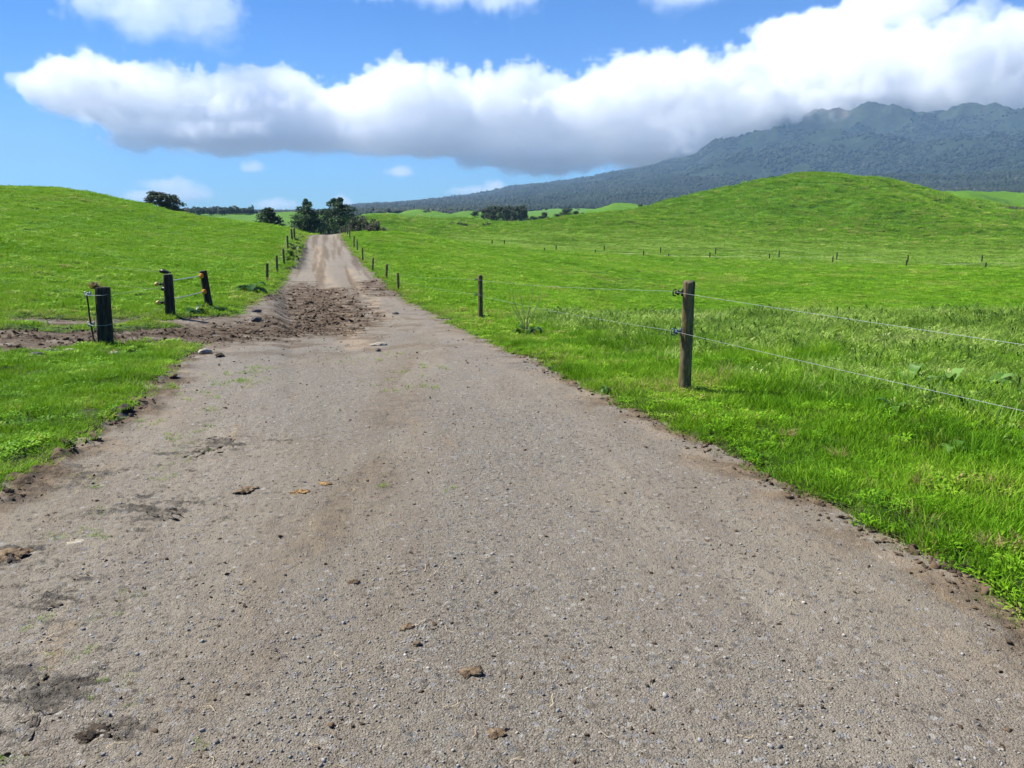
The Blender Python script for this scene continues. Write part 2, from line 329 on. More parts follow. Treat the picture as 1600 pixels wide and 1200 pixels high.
def mat_mountain():
    g = NG('mountain_bush')
    a = g.noise(.0022, 6, .6); b = g.noise(.02, 6, .7); c = g.noise(.0006, 3, .5)
    col = g.ramp(b, [(.34, (.008, .016, .012)), (.5, (.018, .030, .018)), (.64, (.034, .050, .026))])
    col = g.mix(g.mapr(a, .46, .62), col, (.036, .052, .026))
    col = g.mix(g.mapr(g.attr('alt'), .45, .9), col, g.mix(g.mapr(b, .4, .6), (.035, .045, .025), (.060, .065, .036)))
    col = g.mix(g.attr('slip'), col, (.16, .12, .10))
    col = g.mix(g.attr('field'), col, (.10, .20, .03))
    bn = g.bump(g.noise(.035, 6, .75), 1.0, 14)
    return g.fin(col, .95, bn, .1)

M_PAST = mat_pasture(); M_ROAD = mat_road(); M_MTN = mat_mountain()

# ------------------------------------------------------------------ the land: one polar sheet, cut into ground and road
def rows(r0, r1, fn):
    out = [r0]
    while out[-1] < r1: out.append(out[-1] * (1 + fn(out[-1])))
    return np.array(out)
fine = np.linspace(radians(-46), radians(46), 760)
thv = np.concatenate([np.linspace(-pi, radians(-47), 44), fine, np.linspace(radians(47), pi, 44)])
rv = rows(0.12, 1500, lambda r: .06 if r < 1.7 else (.0032 if r < 7 else (.0050 if r < 30 else .0095)))
T_, R_ = np.meshgrid(thv, rv)
X = (R_ * np.sin(T_)).ravel(); Y = (R_ * np.cos(T_)).ravel()
Zv, SD, MD, MUDV, GR = land(X, Y)
nr_, nt_ = R_.shape
ii, jj = np.meshgrid(np.arange(nr_ - 1), np.arange(nt_ - 1), indexing='ij')
q = np.stack([ii * nt_ + jj, ii * nt_ + jj + 1, (ii + 1) * nt_ + jj + 1, (ii + 1) * nt_ + jj], -1).reshape(-1, 4)
q = q[:, ::-1]
fsd = SD[q].mean(1)
def submesh(name, mask, mat, attrs):
    f = q[mask]; u, inv = np.unique(f, return_inverse=True)
    V = np.stack([X[u], Y[u], Zv[u]], -1); me = npmesh(name, V, inv.reshape(-1, 4), mat)
    for k, a in attrs.items(): fattr(me, k, a[u])
    return me
Rr = np.hypot(X, Y)
nearsoil = sstep(-.35, -.02, SD) * (Rr < 60) * .9
nearsoil = np.maximum(nearsoil, sstep(22, 9, Rr) * .75)
nearsoil = np.maximum(nearsoil, .9 * sstep(.15, .45, fbm(X * .9, Y * .9, 3, 91)) * sstep(20, 10, Rr))
lat = X + .05 * Y * (Y > 0)
bands = .8 * np.exp(-((lat + .02) / .42) ** 2) - .6 * np.exp(-((lat + .75) / .35) ** 2) - .7 * sstep(.5, .9, lat)
gravel = np.clip(bands * sstep(-.5, .3, fbm(X * .8, Y * .2, 3, 84)) + sstep(-.3, .5, fbm(X * .5, Y * .35, 3, 81) + .35 * np.exp(-((X + .15 * Y * .2) ** 2) / 3)), 0, 1)
damp = .42 * sstep(.12, .6, fbm(X * .9 + 4, Y * 1.1, 4, 83)) * sstep(-.9, -1.8, X + .12 * Y) * sstep(9, 6, Rr) * 1.2
for (px, py, ra, st_) in [(60, 1085, .34, 1), (150, 1145, .2, 1), (20, 1050, .25, 1), (90, 935, .35, .9), (15, 870, .4, .9), (230, 795, .45, .9), (330, 700, .5, .9), (400, 690, .3, .9), (270, 730, .4, .6), (175, 800, .35, .8), (330, 810, .35, .6), (480, 640, .5, .35), (60, 1160, .25, .9)]:
    a_, b_ = at(px, py); dd = np.exp(-(((X - a_) / (ra * 1.3)) ** 2 + ((Y - b_) / ra) ** 2)); damp = np.maximum(damp, (dd > .04) * (dd * st_ * .50 + .30 * fbm(X * 3.2 + Y, Y * 10, 4, 97) * dd ** .5))
Zv = Zv + (SD > 0.02) * np.clip(damp, 0, 1) * (Rr < 8) * 1.3 * (.002 + .014 * sstep(-.05, .05, fbm(X * 6 + Y * 2, Y * 15, 4, 98)) + .012 * fbm(X * 18, Y * 18, 3, 99))
tr = [at(*p) for p in [(560, 545), (545, 505), (530, 470), (516, 445), (503, 425), (498, 400), (499, 385)]]
tr2 = [at(*p) for p in [(600, 500), (585, 470), (560, 445), (545, 420)]]
och = np.zeros_like(X); m_ = (Rr < 90) & (SD > 0)
for t_, wd in ((tr, .35), (tr2, .25)):
    d_ = line_dist(X[m_], Y[m_], t_, closed=False); och[m_] = np.maximum(och[m_], np.exp(-(d_ / wd) ** 2) * .6)
och *= sstep(-.6, .3, fbm(X * 3, Y * .4, 3, 87))
edge_och = sstep(.7, .1, SD) * sstep(-.1, .4, fbm(X * 2, Y * 2, 3, 88)) * (SD > 0) * (Rr < 14) * .35
och = np.clip(np.maximum(och, edge_och), 0, 1)
link('ground', submesh('ground', fsd < 0, M_PAST, {'nearsoil': nearsoil}), kind='structure')
mv = np.clip(MUDV * 1.3, 0, 1) * sstep(-.35, .35, .25 + fbm(X * 2.3, Y * 1.6, 4, 89) + MD * .3)
mv = np.maximum(mv, .5 * sstep(22, 30, Y) * sstep(-.15, .35, fbm((X + .235 * Y) * 1.8, Y * .035, 4, 94)))          # dirt trodden up the road
mv = np.maximum(mv, .5 * sstep(8, 12, Y) * sstep(26, 18, Y) * sstep(0, .5, fbm(X * 1.3, Y * .8, 4, 95)) * sstep(2.5, 1, X))
mv = np.maximum(mv, .8 * sstep(.5, .05, SD) * sstep(-.15, .3, fbm(X * 2.2, Y * 2.2, 3, 96)))
mv = np.maximum(mv, .42 * np.exp(-((lat + .72) / .30) ** 2) * sstep(-.35, .35, fbm(X * 2.5, Y * .5, 4, 85)) * (Y > 0))
soil_lip = sstep(.30, .05, SD) * (X < -1.2) * (Rr < 12) * sstep(-.2, .2, fbm(X * 4, Y * 4, 3, 93)) * .9
mv = np.maximum(mv, soil_lip)
link('road', submesh('road', fsd >= 0, M_ROAD, {'mud': mv, 'gravel': gravel, 'damp': np.clip(damp, 0, 1), 'ochre': och, 'wet': sstep(-1.2, -4.0, X)}), kind='structure')

# mountain
rv2 = rows(1450, 13000, lambda r: .0045)
th2 = np.linspace(radians(-50), radians(50), 640)
T_, R_ = np.meshgrid(th2, rv2); mx = (R_ * np.sin(T_)).ravel(); my = (R_ * np.cos(T_)).ravel(); mr = R_.ravel()
mz = base_z(mx, my)
amp = sstep(1700, 4200, mr) * (.12 + .88 * sstep(.16, .36, T_.ravel()))
ca, sa = cos(-.5), sin(-.5); rx = mx * ca - my * sa; ry = mx * sa + my * ca
mz = mz + amp * (135 * ridged(rx * .0011, ry * .0006, 5, 101) + 30 * ridged(mx * .0035, my * .0035, 4, 111) - 85) + sstep(1500, 2200, mr) * 9 * fbm(mx * .004, my * .004, 4, 121) * sstep(-.35, .0, T_.ravel())
a_, b_ = R_.shape
ii, jj = np.meshgrid(np.arange(a_ - 1), np.arange(b_ - 1), indexing='ij')
qm = np.stack([ii * b_ + jj, ii * b_ + jj + 1, (ii + 1) * b_ + jj + 1, (ii + 1) * b_ + jj], -1).reshape(-1, 4)[:, ::-1]
mme = npmesh('mountain', np.stack([mx, my, mz], -1), qm, M_MTN)
fattr(mme, 'alt', np.clip(mz / 800, 0, 1))
fattr(mme, 'field', sstep(.25, .4, fbm(mx * .004, my * .004, 2, 131)) * sstep(2100, 1700, mr))
fattr(mme, 'slip', sstep(.55, .75, fbm(mx * .005, my * .002, 3, 141)) * sstep(350, 550, mz) * .5)
link('mountain', mme, kind='structure')
# ------------------------------------------------------------------ clouds: real volumes, voxels filled from noise
def noise3(x, y, z, s):
    xi = np.floor(x); yi = np.floor(y); zi = np.floor(z); fx = x - xi; fy = y - yi; fz = z - zi
    def hh(a, b, c):
        n = ((xi + a).astype(np.int64) * 374761393 + (yi + b).astype(np.int64) * 668265263 + (zi + c).astype(np.int64) * 2147483647 + s * 982451653) & 0xffffffff
        n = ((n ^ (n >> 13)) * 1274126177) & 0xffffffff
        return ((n ^ (n >> 16)) & 0xffff) / 32767.5 - 1
    u = fx*fx*(3-2*fx); v = fy*fy*(3-2*fy); w_ = fz*fz*(3-2*fz); t = 0
    for a in (0, 1):
        for b in (0, 1):
            for c in (0, 1):
                t = t + hh(a, b, c) * (u if a else 1 - u) * (v if b else 1 - v) * (w_ if c else 1 - w_)
    return t
def make_cloud(name, label, blobs, Y0, Y1, vox, dens, seed, soft=.35, amp=.55, flat=None, scale=420., sh=(0, 1)):
    """blobs: (px, py, half width px, half height px, depth m, half depth m), px of the photograph"""
    B = []
    for (px, py, hw, hh_, Yd, hd) in blobs:
        B.append(((px - 800) / F * Yd, Yd, (340 - py - sh[0]) / F * Yd + EYE, hw / F * Yd, hd, hh_ * sh[1] / F * Yd))
    lo = [min(b[i] - b[i + 3] * 1.45 for b in B) for i in range(3)]; hi = [max(b[i] + b[i + 3] * 1.45 for b in B) for i in range(3)]
    n = [max(8, int((hi[i] - lo[i]) / vox)) for i in range(3)]
    ax = [np.linspace(lo[i], hi[i], n[i]) for i in range(3)]
    gx, gy, gz_ = np.meshgrid(*ax, indexing='ij')
    f = np.full(gx.shape, -9.0)
    for b in B:
        d = 1 - np.sqrt(((gx - b[0]) / b[3]) ** 2 + ((gy - b[1]) / b[4]) ** 2 + ((gz_ - b[2]) / b[5]) ** 2)
        f = np.maximum(f, d)
    a = 1.0; nz = 0; fr = 1 / scale
    for k in range(4):
        m = noise3(gx * fr, gy * fr, gz_ * fr * 1.15, seed + k)
        nz = nz + a * (m if k == 0 else (1.9 * np.abs(m) - .62)); a *= .66; fr *= 2.15
    zr = np.clip((gz_ - lo[2]) / (hi[2] - lo[2]), 0, 1); sf = soft * (1 + 3.0 * sstep(.45, .15, zr))
    D = np.clip((f + amp * .5 * nz) / sf, 0, 1)
    if flat: 
        base = flat[0] + flat[1] * (gx - flat[2]); D = D * sstep(base - 30, base + 60, gz_ + 25 * noise3(gx / 300, gy / 300, gz_ / 900, 77))
    for s_ in (D[0], D[-1], D[:, 0], D[:, -1], D[:, :, 0], D[:, :, -1]): s_[...] = 0
    D = D.astype(np.float32)
    me = bpy.data.meshes.new(name); me.vertices.add(D.size)
    fattr(me, 'dens', D.ravel())
    o = link(name, me, label=label, category='cloud'); o['kind'] = 'structure'
    g = bpy.data.node_groups.new(name, 'GeometryNodeTree')
    g.interface.new_socket('Geometry', in_out='INPUT', socket_type='NodeSocketGeometry')
    g.interface.new_socket('Geometry', in_out='OUTPUT', socket_type='NodeSocketGeometry')
    N = g.nodes; L = g.links.new
    gi = N.new('NodeGroupInput'); go = N.new('NodeGroupOutput'); vc = N.new('GeometryNodeVolumeCube')
    vc.inputs['Min'].default_value = lo; vc.inputs['Max'].default_value = hi
    for i, k in enumerate('XYZ'): vc.inputs['Resolution ' + k].default_value = n[i]
    p = N.new('GeometryNodeInputPosition'); mp = N.new('ShaderNodeVectorMath'); mp.operation = 'SUBTRACT'; mp.inputs[1].default_value = lo
    sc_ = N.new('ShaderNodeVectorMath'); sc_.operation = 'MULTIPLY'
    sc_.inputs[1].default_value = [(n[i] - 1) / (hi[i] - lo[i]) for i in range(3)]
    L(p.outputs[0], mp.inputs[0]); L(mp.outputs[0], sc_.inputs[0]); sp = N.new('ShaderNodeSeparateXYZ'); L(sc_.outputs[0], sp.inputs[0])
    def mth(op, a, b, c=None):
        m = N.new('ShaderNodeMath'); m.operation = op
        for i, v in enumerate((a, b) + ((c,) if c is not None else ())):
            if hasattr(v, 'links'): L(v, m.inputs[i])
            else: m.inputs[i].default_value = v
        return m.outputs[0]
    rd = [mth('ROUND', sp.outputs[i], 0) for i in range(3)]
    idx = mth('MULTIPLY_ADD', mth('MULTIPLY_ADD', rd[0], float(n[1]), rd[1]), float(n[2]), rd[2])
    si = N.new('GeometryNodeSampleIndex'); si.data_type = 'FLOAT'; si.clamp = True
    na = N.new('GeometryNodeInputNamedAttribute'); na.data_type = 'FLOAT'; na.inputs[0].default_value = 'dens'
    L(gi.outputs[0], si.inputs['Geometry']); L(na.outputs[0], si.inputs['Value']); L(idx, si.inputs['Index'])
    L(si.outputs[0], vc.inputs['Density'])
    sm = N.new('GeometryNodeSetMaterial'); L(vc.outputs[0], sm.inputs[0]); L(sm.outputs[0], go.inputs[0])
    m = bpy.data.materials.new(name); m.use_nodes = True; t = m.node_tree; t.nodes.clear()
    out = t.nodes.new('ShaderNodeOutputMaterial'); pv = t.nodes.new('ShaderNodeVolumePrincipled')
    pv.inputs['Color'].default_value = (1, 1, 1, 1)
    pv.inputs['Density'].default_value = dens; pv.inputs['Anisotropy'].default_value = .1
    t.links.new(pv.outputs[0], out.inputs['Volume']); sm.inputs['Material'].default_value = m
    md = o.modifiers.new('voxels', 'NODES'); md.node_group = g
    print(name, n, D.size)
    return o
BANK = [(112, 140, 42, 24, 5200, 300), (175, 148, 72, 56, 5200, 400), (240, 155, 105, 72, 5200, 480), (340, 160, 110, 72, 5200, 520), (430, 165, 95, 72, 5200, 500), (500, 185, 80, 55, 5200, 480),
        (585, 175, 60, 62, 5200, 380), (650, 160, 95, 68, 5200, 480), (735, 185, 90, 66, 5200, 480), (420, 210, 230, 34, 5200, 480), (640, 215, 200, 34, 5200, 450), (830, 180, 120, 82, 5150, 560), (930, 175, 120, 80, 5050, 600), (850, 240, 110, 36, 5050, 430),
        (1040, 155, 130, 80, 4950, 620), (1020, 225, 120, 50, 4950, 560), (1150, 163, 130, 100, 4900, 650), (1260, 143, 140, 104, 4800, 700), (1380, 128, 150, 100, 4750, 700), (1480, 130, 130, 98, 4750, 700), (1600, 132, 140, 88, 4700, 700), (1740, 132, 180, 88, 4700, 700),
        (1350, 28, 80, 32, 5000, 220), (1240, 62, 90, 34, 5000, 260)]
make_cloud('cloud_bank', 'long white cloud bank lying along the sky and over the mountain top', BANK, 4000, 6000, 13, .0088, 5, soft=.06, amp=.68, sh=(13, .68), scale=310.)
make_cloud('cloud', 'thin ragged cloud high above the left end of the cloud bank', [(225, 30, 62, 40, 5200, 260), (270, 50, 70, 50, 5200, 260), (350, 50, 60, 50, 5200, 260), (300, 15, 80, 35, 5200, 260)], 0, 0, 14, .0024, 35, soft=.3, amp=1.05, scale=230.)
make_cloud('cloud', 'flat white cloud at the top middle of the sky', [(600, 6, 90, 26, 5200, 250), (700, 12, 100, 34, 5200, 260), (785, 30, 55, 34, 5200, 250)], 0, 0, 14, .0032, 45, soft=.3, amp=.85, scale=240.)
make_cloud('cloud', 'small thin cloud between the top middle cloud and the big bank', [(1050, 25, 68, 26, 5200, 200)], 0, 0, 16, .003, 55, soft=.5, amp=.8, scale=250.)
make_cloud('cloud', 'small faint cloud under the left part of the cloud bank', [(410, 267, 22, 11, 7000, 150)], 0, 0, 16, .004, 65, soft=.5, amp=.8, scale=200.)
make_cloud('cloud', 'small faint cloud under the middle of the cloud bank', [(637, 274, 22, 9, 7000, 150)], 0, 0, 16, .004, 75, soft=.5, amp=.8, scale=200.)
make_cloud('cloud', 'low cloud just above the lone tree on the left', [(278, 291, 36, 14, 9000, 250), (300, 308, 60, 15, 9000, 300), (235, 312, 30, 12, 9000, 300)], 0, 0, 26, .003, 85, soft=.5, amp=.8, scale=300.)
make_cloud('cloud', 'low cloud on the horizon above the small layered pine', [(437, 322, 30, 10, 9000, 250), (540, 318, 18, 12, 9000, 200)], 0, 0, 26, .003, 95, soft=.5, amp=.8, scale=300.)
make_cloud('cloud', 'low cloud peeping over the start of the mountain slope', [(775, 297, 16, 12, 9000, 250), (730, 302, 40, 8, 9000, 250)], 0, 0, 26, .003, 105, soft=.5, amp=.8, scale=300.)

# ------------------------------------------------------------------ scattered cover (stuff): points + instanced prototypes
def scatter(name, protos, x, y, z, rot, scl, tint, pick, **props):
    me = bpy.data.meshes.new(name); n = len(x); me.vertices.add(n)
    me.vertices.foreach_set('co', np.stack([x, y, z], -1).astype(np.float32).ravel())
    a = me.attributes.new('rot', 'FLOAT_VECTOR', 'POINT'); a.data.foreach_set('vector', rot.astype(np.float32).ravel())
    a = me.attributes.new('scl', 'FLOAT_VECTOR', 'POINT'); a.data.foreach_set('vector', scl.astype(np.float32).ravel())
    fattr(me, 'tint', tint)
    a = me.attributes.new('pick', 'INT', 'POINT'); a.data.foreach_set('value', pick.astype(np.int32))
    o = link(name, me, kind='stuff', **props)
    g = bpy.data.node_groups.new(name, 'GeometryNodeTree')
    g.interface.new_socket('Geometry', in_out='INPUT', socket_type='NodeSocketGeometry')
    g.interface.new_socket('Geometry', in_out='OUTPUT', socket_type='NodeSocketGeometry')
    N = g.nodes; L = g.links.new; gi = N.new('NodeGroupInput'); go = N.new('NodeGroupOutput'); jn = N.new('GeometryNodeJoinGeometry')
    def na(nm, dt):
        q_ = N.new('GeometryNodeInputNamedAttribute'); q_.data_type = dt; q_.inputs[0].default_value = nm; return q_.outputs[0]
    ra, sa_, pk = na('rot', 'FLOAT_VECTOR'), na('scl', 'FLOAT_VECTOR'), na('pick', 'INT')
    e2r = N.new('FunctionNodeEulerToRotation'); L(ra, e2r.inputs[0])
    for k, p in enumerate(protos):
        oi = N.new('GeometryNodeObjectInfo'); oi.inputs['Object'].default_value = p; oi.inputs['As Instance'].default_value = True
        ip = N.new('GeometryNodeInstanceOnPoints'); cp = N.new('FunctionNodeCompare'); cp.data_type = 'INT'; cp.operation = 'EQUAL'
        L(pk, cp.inputs[2]); cp.inputs[3].default_value = k
        L(gi.outputs[0], ip.inputs['Points']); L(cp.outputs[0], ip.inputs['Selection']); L(oi.outputs['Geometry'], ip.inputs['Instance'])
        L(e2r.outputs[0], ip.inputs['Rotation']); L(sa_, ip.inputs['Scale']); L(ip.outputs[0], jn.inputs[0])
    L(jn.outputs[0], go.inputs[0])
    md = o.modifiers.new('scatter', 'NODES'); md.node_group = g
    return o
def proto(name, V, Fc, mat, smooth=True):
    return bpy.data.objects.new(name, npmesh(name, V, Fc, mat, smooth))      # never linked: shown only through its instances

def leaf_mat(name, stops, rough=.6, trans=.35, inst=True, noise_scale=None):
    g = NG(name)
    t = g.attr('tint', 'INSTANCER' if inst else 'GEOMETRY')
    lv = g.attr('lv')       # per-blade variation
    f = g.math('ADD', t, g.math('MULTIPLY', g.math('SUBTRACT', lv, .5), .45), clamp=True)
    col = g.ramp(f, stops)
    s = g.p; g.con(col, s.inputs['Base Color']); s.inputs['Roughness'].default_value = rough; s.inputs['Specular IOR Level'].default_value = .12
    tr_ = g.add('ShaderNodeBsdfTranslucent'); g.con(g.mix(.5, col, (.16, .24, .015), 'MIX'), tr_.inputs[0])
    mx_ = g.add('ShaderNodeMixShader'); mx_.inputs[0].default_value = trans
    g.t.links.new(s.outputs[0], mx_.inputs[1]); g.t.links.new(tr_.outputs[0], mx_.inputs[2]); g.t.links.new(mx_.outputs[0], g.out.inputs[0])
    return g.m
M_GRASS = leaf_mat('grass_blades', [(0, (.024, .088, .004)), (.25, (.078, .215, .006)), (.5, (.165, .375, .010)), (.72, (.225, .430, .018)), (.9, (.31, .47, .04)), (1, (.38, .30, .12))])
M_PALE = leaf_mat('pale_grass_blades', [(0, (.060, .135, .018)), (.4, (.210, .360, .045)), (.75, (.35, .49, .10)), (1, (.48, .52, .24))])
M_DOCK = leaf_mat('dock_leaves', [(0, (.022, .065, .012)), (.5, (.075, .17, .025)), (1, (.22, .36, .09))], .4, .25, inst=False)

def blades(n, rad, h, wdt, seed, bend=.5, seg=3):
    r_ = np.random.default_rng(seed); V = []; Fc = []; LV = []
    for i in range(n):
        a = r_.uniform(0, 2 * pi); d = rad * math.sqrt(r_.uniform()); bx, by = d * cos(a), d * sin(a)
        hh_ = h * r_.uniform(.45, 1.15); ww = wdt * r_.uniform(.6, 1.3); la = a + r_.normal(0, .9); ln = bend * hh_ * r_.uniform(.15, 1.2)
        fa = r_.uniform(0, pi); lv = r_.uniform(); b0 = len(V)
        for k in range(seg + 1):
            t = k / seg; cx = bx + cos(la) * ln * t * t; cy_ = by + sin(la) * ln * t * t; cz = hh_ * (t - .22 * bend * t * t) - .01
            wk = ww * (1 - t) ** .6 * .5 if k < seg else 0.0004
            V += [(cx - cos(fa) * wk, cy_ - sin(fa) * wk, cz), (cx + cos(fa) * wk, cy_ + sin(fa) * wk, cz)]; LV += [lv, lv]
            if k: Fc.append((b0 + 2*k - 2, b0 + 2*k - 1, b0 + 2*k + 1, b0 + 2*k))
    return V, Fc, LV
def grass_proto(name, mat, *a, **k):
    V, Fc, LV = blades(*a, **k); o = proto(name, V, Fc, mat, True); fattr(o.data, 'lv', LV); return o
def leafy(n, size, seed, h=.05):
    """small broad-leaved rosette (clover, daisy, dock seedlings)"""
    r_ = np.random.default_rng(seed); V = []; Fc = []; LV = []
    for i in range(n):
        a = r_.uniform(0, 2*pi); d = r_.uniform(.01, size); L_ = size * r_.uniform(.3, .6); wd = L_ * r_.uniform(.25, .5); up = r_.uniform(.01, h); lv = r_.uniform(); b0 = len(V)
        ox, oy = d * cos(a), d * sin(a); ca_, sa_ = cos(a), sin(a)
        for t, ww, zz in ((0, .15, 0), (.35, 1, .5), (.75, .8, .6), (1, .1, .35)):
            for s_ in (-1, 1): V.append((ox + ca_*L_*t - sa_*wd*ww*.5*s_, oy + sa_*L_*t + ca_*wd*ww*.5*s_, up + zz*h*.6)); LV.append(lv)
        for k in range(3): Fc.append((b0+2*k, b0+2*k+1, b0+2*k+3, b0+2*k+2))
    return V, Fc, LV
def leafy_proto(name, mat, *a):
    V, Fc, LV = leafy(*a); o = proto(name, V, Fc, mat, True); fattr(o.data, 'lv', LV); return o
NEARP = [grass_proto('grass_clump', M_GRASS, 85, .12, .085, .0055, s, .75) for s in (1, 2, 3)] + \
        [grass_proto('grass_clump', M_GRASS, 70, .10, .14, .0060, 4, .7)] + [leafy_proto('rosette', M_GRASS, 34, .06, s, .04) for s in (5, 6)]
FARP = [grass_proto('grass_tuft', M_GRASS, 64, .13, .055, .008, s, .8, 2) for s in (11, 12, 13)] + [leafy_proto('tuft_leaves', M_GRASS, 50, .08, 15, .045)]
PALEP = [grass_proto('pale_tuft', M_PALE, 60, .13, .15, .009, s, .9, 2) for s in (21, 22)] + [leafy_proto('pale_leaves', M_PALE, 24, .10, 25, .09)]

def polar_samples(r0, r1, c, a0=.10, rk=9., pw=.66, amax=46):
    rr = np.exp(np.linspace(math.log(r0), math.log(r1), 3000)); a = a0 * np.maximum(1, rr / rk) ** pw
    dn = c * rr / a ** 2 * 2 * radians(amax); cdf = np.concatenate([[0], np.cumsum((dn[1:] + dn[:-1]) / 2 * np.diff(rr))])
    n = int(cdf[-1]); r = np.interp(RNG.uniform(0, cdf[-1], n), cdf, rr); th = RNG.uniform(-radians(amax), radians(amax), n)
    return r * np.sin(th), r * np.cos(th), r
def rots(n, tilt=.12):
    return np.stack([RNG.normal(0, tilt, n), RNG.normal(0, tilt, n), RNG.uniform(0, 2*pi, n)], -1)

LANE_A = [at(*p) for p in [(815, 391.5), (880, 393), (960, 396), (1060, 399.5), (1160, 402.5), (1280, 407), (1400, 411.5), (1500, 413.5), (1620, 415.5)]]
def pasture(r0, r1, c, protos, fn, name, **kw):
    x, y, r = polar_samples(r0, r1, c, **kw); z, sd, md, mud, gr = land(x, y)
    p_ = np.where(md > -.15, .25 * (sd < -.1) * (md < .6), 1.0) * (sd < .015)
    ld = line_dist(x, y, LANE_A, closed=False); p_ = p_ * (ld > .9)
    k = (RNG.uniform(size=len(x)) < p_); x, y, z, r, sd = x[k], y[k], z[k], r[k], sd[k]
    scl, tint, pick = fn(x, y, r, sd); n = len(x)
    k = scl[:, 2] > 0; x, y, z, scl, tint, pick = x[k], y[k], z[k], scl[k], tint[k], pick[k]
    print(name, len(x))
    scatter(name, protos, x, y, z, rots(len(x)), scl, np.clip(tint, 0, 1), pick)
def near_fn(x, y, r, sd):
    n = len(x); s = RNG.uniform(.75, 1.25, n); hgt = .80 + .75 * fbm(x * 1.3, y * 1.3, 3, 201) + .35 * sstep(-.6, -1.8, sd) * (x > 0)
    hgt = hgt * sstep(.03, -.16, sd) * .65 + .38; hgt *= np.where(x < 0, .8, 1.0)
    tint = .50 + .34 * fbm(x * .9, y * .9, 4, 203) + RNG.normal(0, .10, n) + .13 * sstep(-1.3, -.2, sd)
    dry = (RNG.uniform(size=n) < .012 + .05 * sstep(-.3, 0, sd) + .55 * sstep(.62, .85, fbm(x * 2.2, y * 2.2, 3, 209))); tint = np.where(dry, 1.0, tint)
    pick = RNG.choice([0, 1, 2], n); pick = np.where(RNG.uniform(size=n) < .25 * sstep(-.8, -2.2, sd) * (x > 0), 3, pick)
    br = sstep(.0, .45, fbm(x * .9 + 9, y * .9, 3, 207)); pick = np.where(RNG.uniform(size=n) < .08 + .30 * br, RNG.choice([4, 5], n), pick)
    hz = np.clip(hgt, .25, 1.7) * s; hz = np.where(pick >= 4, np.maximum(hz, .8), hz)
    return np.stack([s, s, hz], -1), tint, pick
def far_fn(x, y, r, sd):
    n = len(x); a = np.maximum(1, r / 9) ** .66; s = a * RNG.uniform(.6, 1.15, n) * (1 + .45 * sstep(150, 220, r))
    tint = .65 + .20 * fbm(x * .12, y * .12, 4, 213) + (.12 + .22 * sstep(40, 200, r)) * fbm(x * .6, y * .6, 3, 214) + RNG.normal(0, 1, n) * (.09 + .07 * sstep(80, 200, r))
    tint = tint + .12 * sstep(-1.6, -.2, sd)
    hz = s ** .5 * (1 + 1.3 * sstep(150, 220, r)) * np.exp(RNG.normal(0, .35, n)) * np.clip(.8 + .5 * fbm(x * .35, y * .35, 3, 215), .35, 1.5) * sstep(.05, -.3, sd) ** .5
    pick = RNG.choice([0, 1, 2, 3], n, p=[.33, .31, .28, .08])
    return np.stack([s, s, np.maximum(hz, .2)], -1), tint, pick
def pale_fn(x, y, r, sd):       # rank, greyer growth on the ridge to the right of the fence
    n = len(x); a = np.maximum(1, r / 9) ** .66; s = a * RNG.uniform(.6, 1.2, n)
    m = sstep(-1.2, -2.6, sd) * (x > 0) * sstep(5.5, 9, r) * sstep(24, 18, r) * sstep(-.5, .1, fbm(x * .4, y * .4, 3, 221) + .15)
    hz = np.where(RNG.uniform(size=n) < m * .85, s ** .6, 0); pick = RNG.choice([0, 1, 2], n)
    tint = .52 + .3 * fbm(x * .6, y * .6, 3, 222) + RNG.normal(0, .12, n); dk = RNG.uniform(size=n) < .10 * sstep(-.1, .3, fbm(x * .7, y * .7, 3, 224)) + .02
    return np.stack([s, s, hz * np.where(dk, 1.5, 1)], -1), np.where(dk, 0.0, tint), np.where(dk, 2, pick)
pasture(1.7, 12, 1.5, NEARP, near_fn, 'verge_grass', rk=9.)
pasture(12, 175, 1.5, FARP, far_fn, 'pasture_grass', rk=9., amax=38)
pasture(175, 360, 1.1, FARP, far_fn, 'hill_grass', rk=9., amax=36)
pasture(5, 26, 1.8, PALEP, pale_fn, 'rank_grass', rk=9., amax=38)

def valley_fn(x, y, r, sd):     # the mown-looking paler paddock behind the lane
    n = len(x); a = np.maximum(1, r / 9) ** .66; s = a * RNG.uniform(.6, 1.1, n); th = np.arctan2(x, y)
    m = sstep(110, 140, r + 14 * gn(x * .03, y * .03, 231)) * sstep(245, 200, r + 20 * gn(x * .02, y * .02, 232)) * sstep(-.14, -.02, th)
    return np.stack([s, s, np.where(RNG.uniform(size=n) < m * .95, .55 * s ** .5, 0)], -1), .5 + .25 * fbm(x * .05, y * .12, 3, 233) + RNG.normal(0, .12, n), RNG.choice([0, 1, 2], n)
pasture(100, 260, 1.2, PALEP, valley_fn, 'pale_paddock', rk=9., amax=36)

# far lane between the two low fences
def ribbon(name, path, wd, mat, lift=.05, step=1.0):
    P = []
    for (a, b) in zip(path[:-1], path[1:]):
        k = max(1, int(math.hypot(b[0]-a[0], b[1]-a[1]) / step))
        P += [(a[0] + (b[0]-a[0])*i/k, a[1] + (b[1]-a[1])*i/k) for i in range(k)]
    P.append(path[-1]); P = np.array(P); T = np.gradient(P, axis=0); T /= np.linalg.norm(T, axis=1)[:, None]; Nn = np.stack([-T[:, 1], T[:, 0]], -1)
    V = []; n = len(P)
    for s in (-.5, -.25, 0, .25, .5):
        q_ = P + Nn * wd * s; zz = land(q_[:, 0], q_[:, 1])[0]; V.append(np.stack([q_[:, 0], q_[:, 1], zz + lift * (1 if abs(s) < .5 else -.5)], -1))
    V = np.concatenate(V); Fc = [(k*n+i, k*n+i+1, (k+1)*n+i+1, (k+1)*n+i) for k in range(4) for i in range(n-1)]
    return npmesh(name, V, Fc, mat)
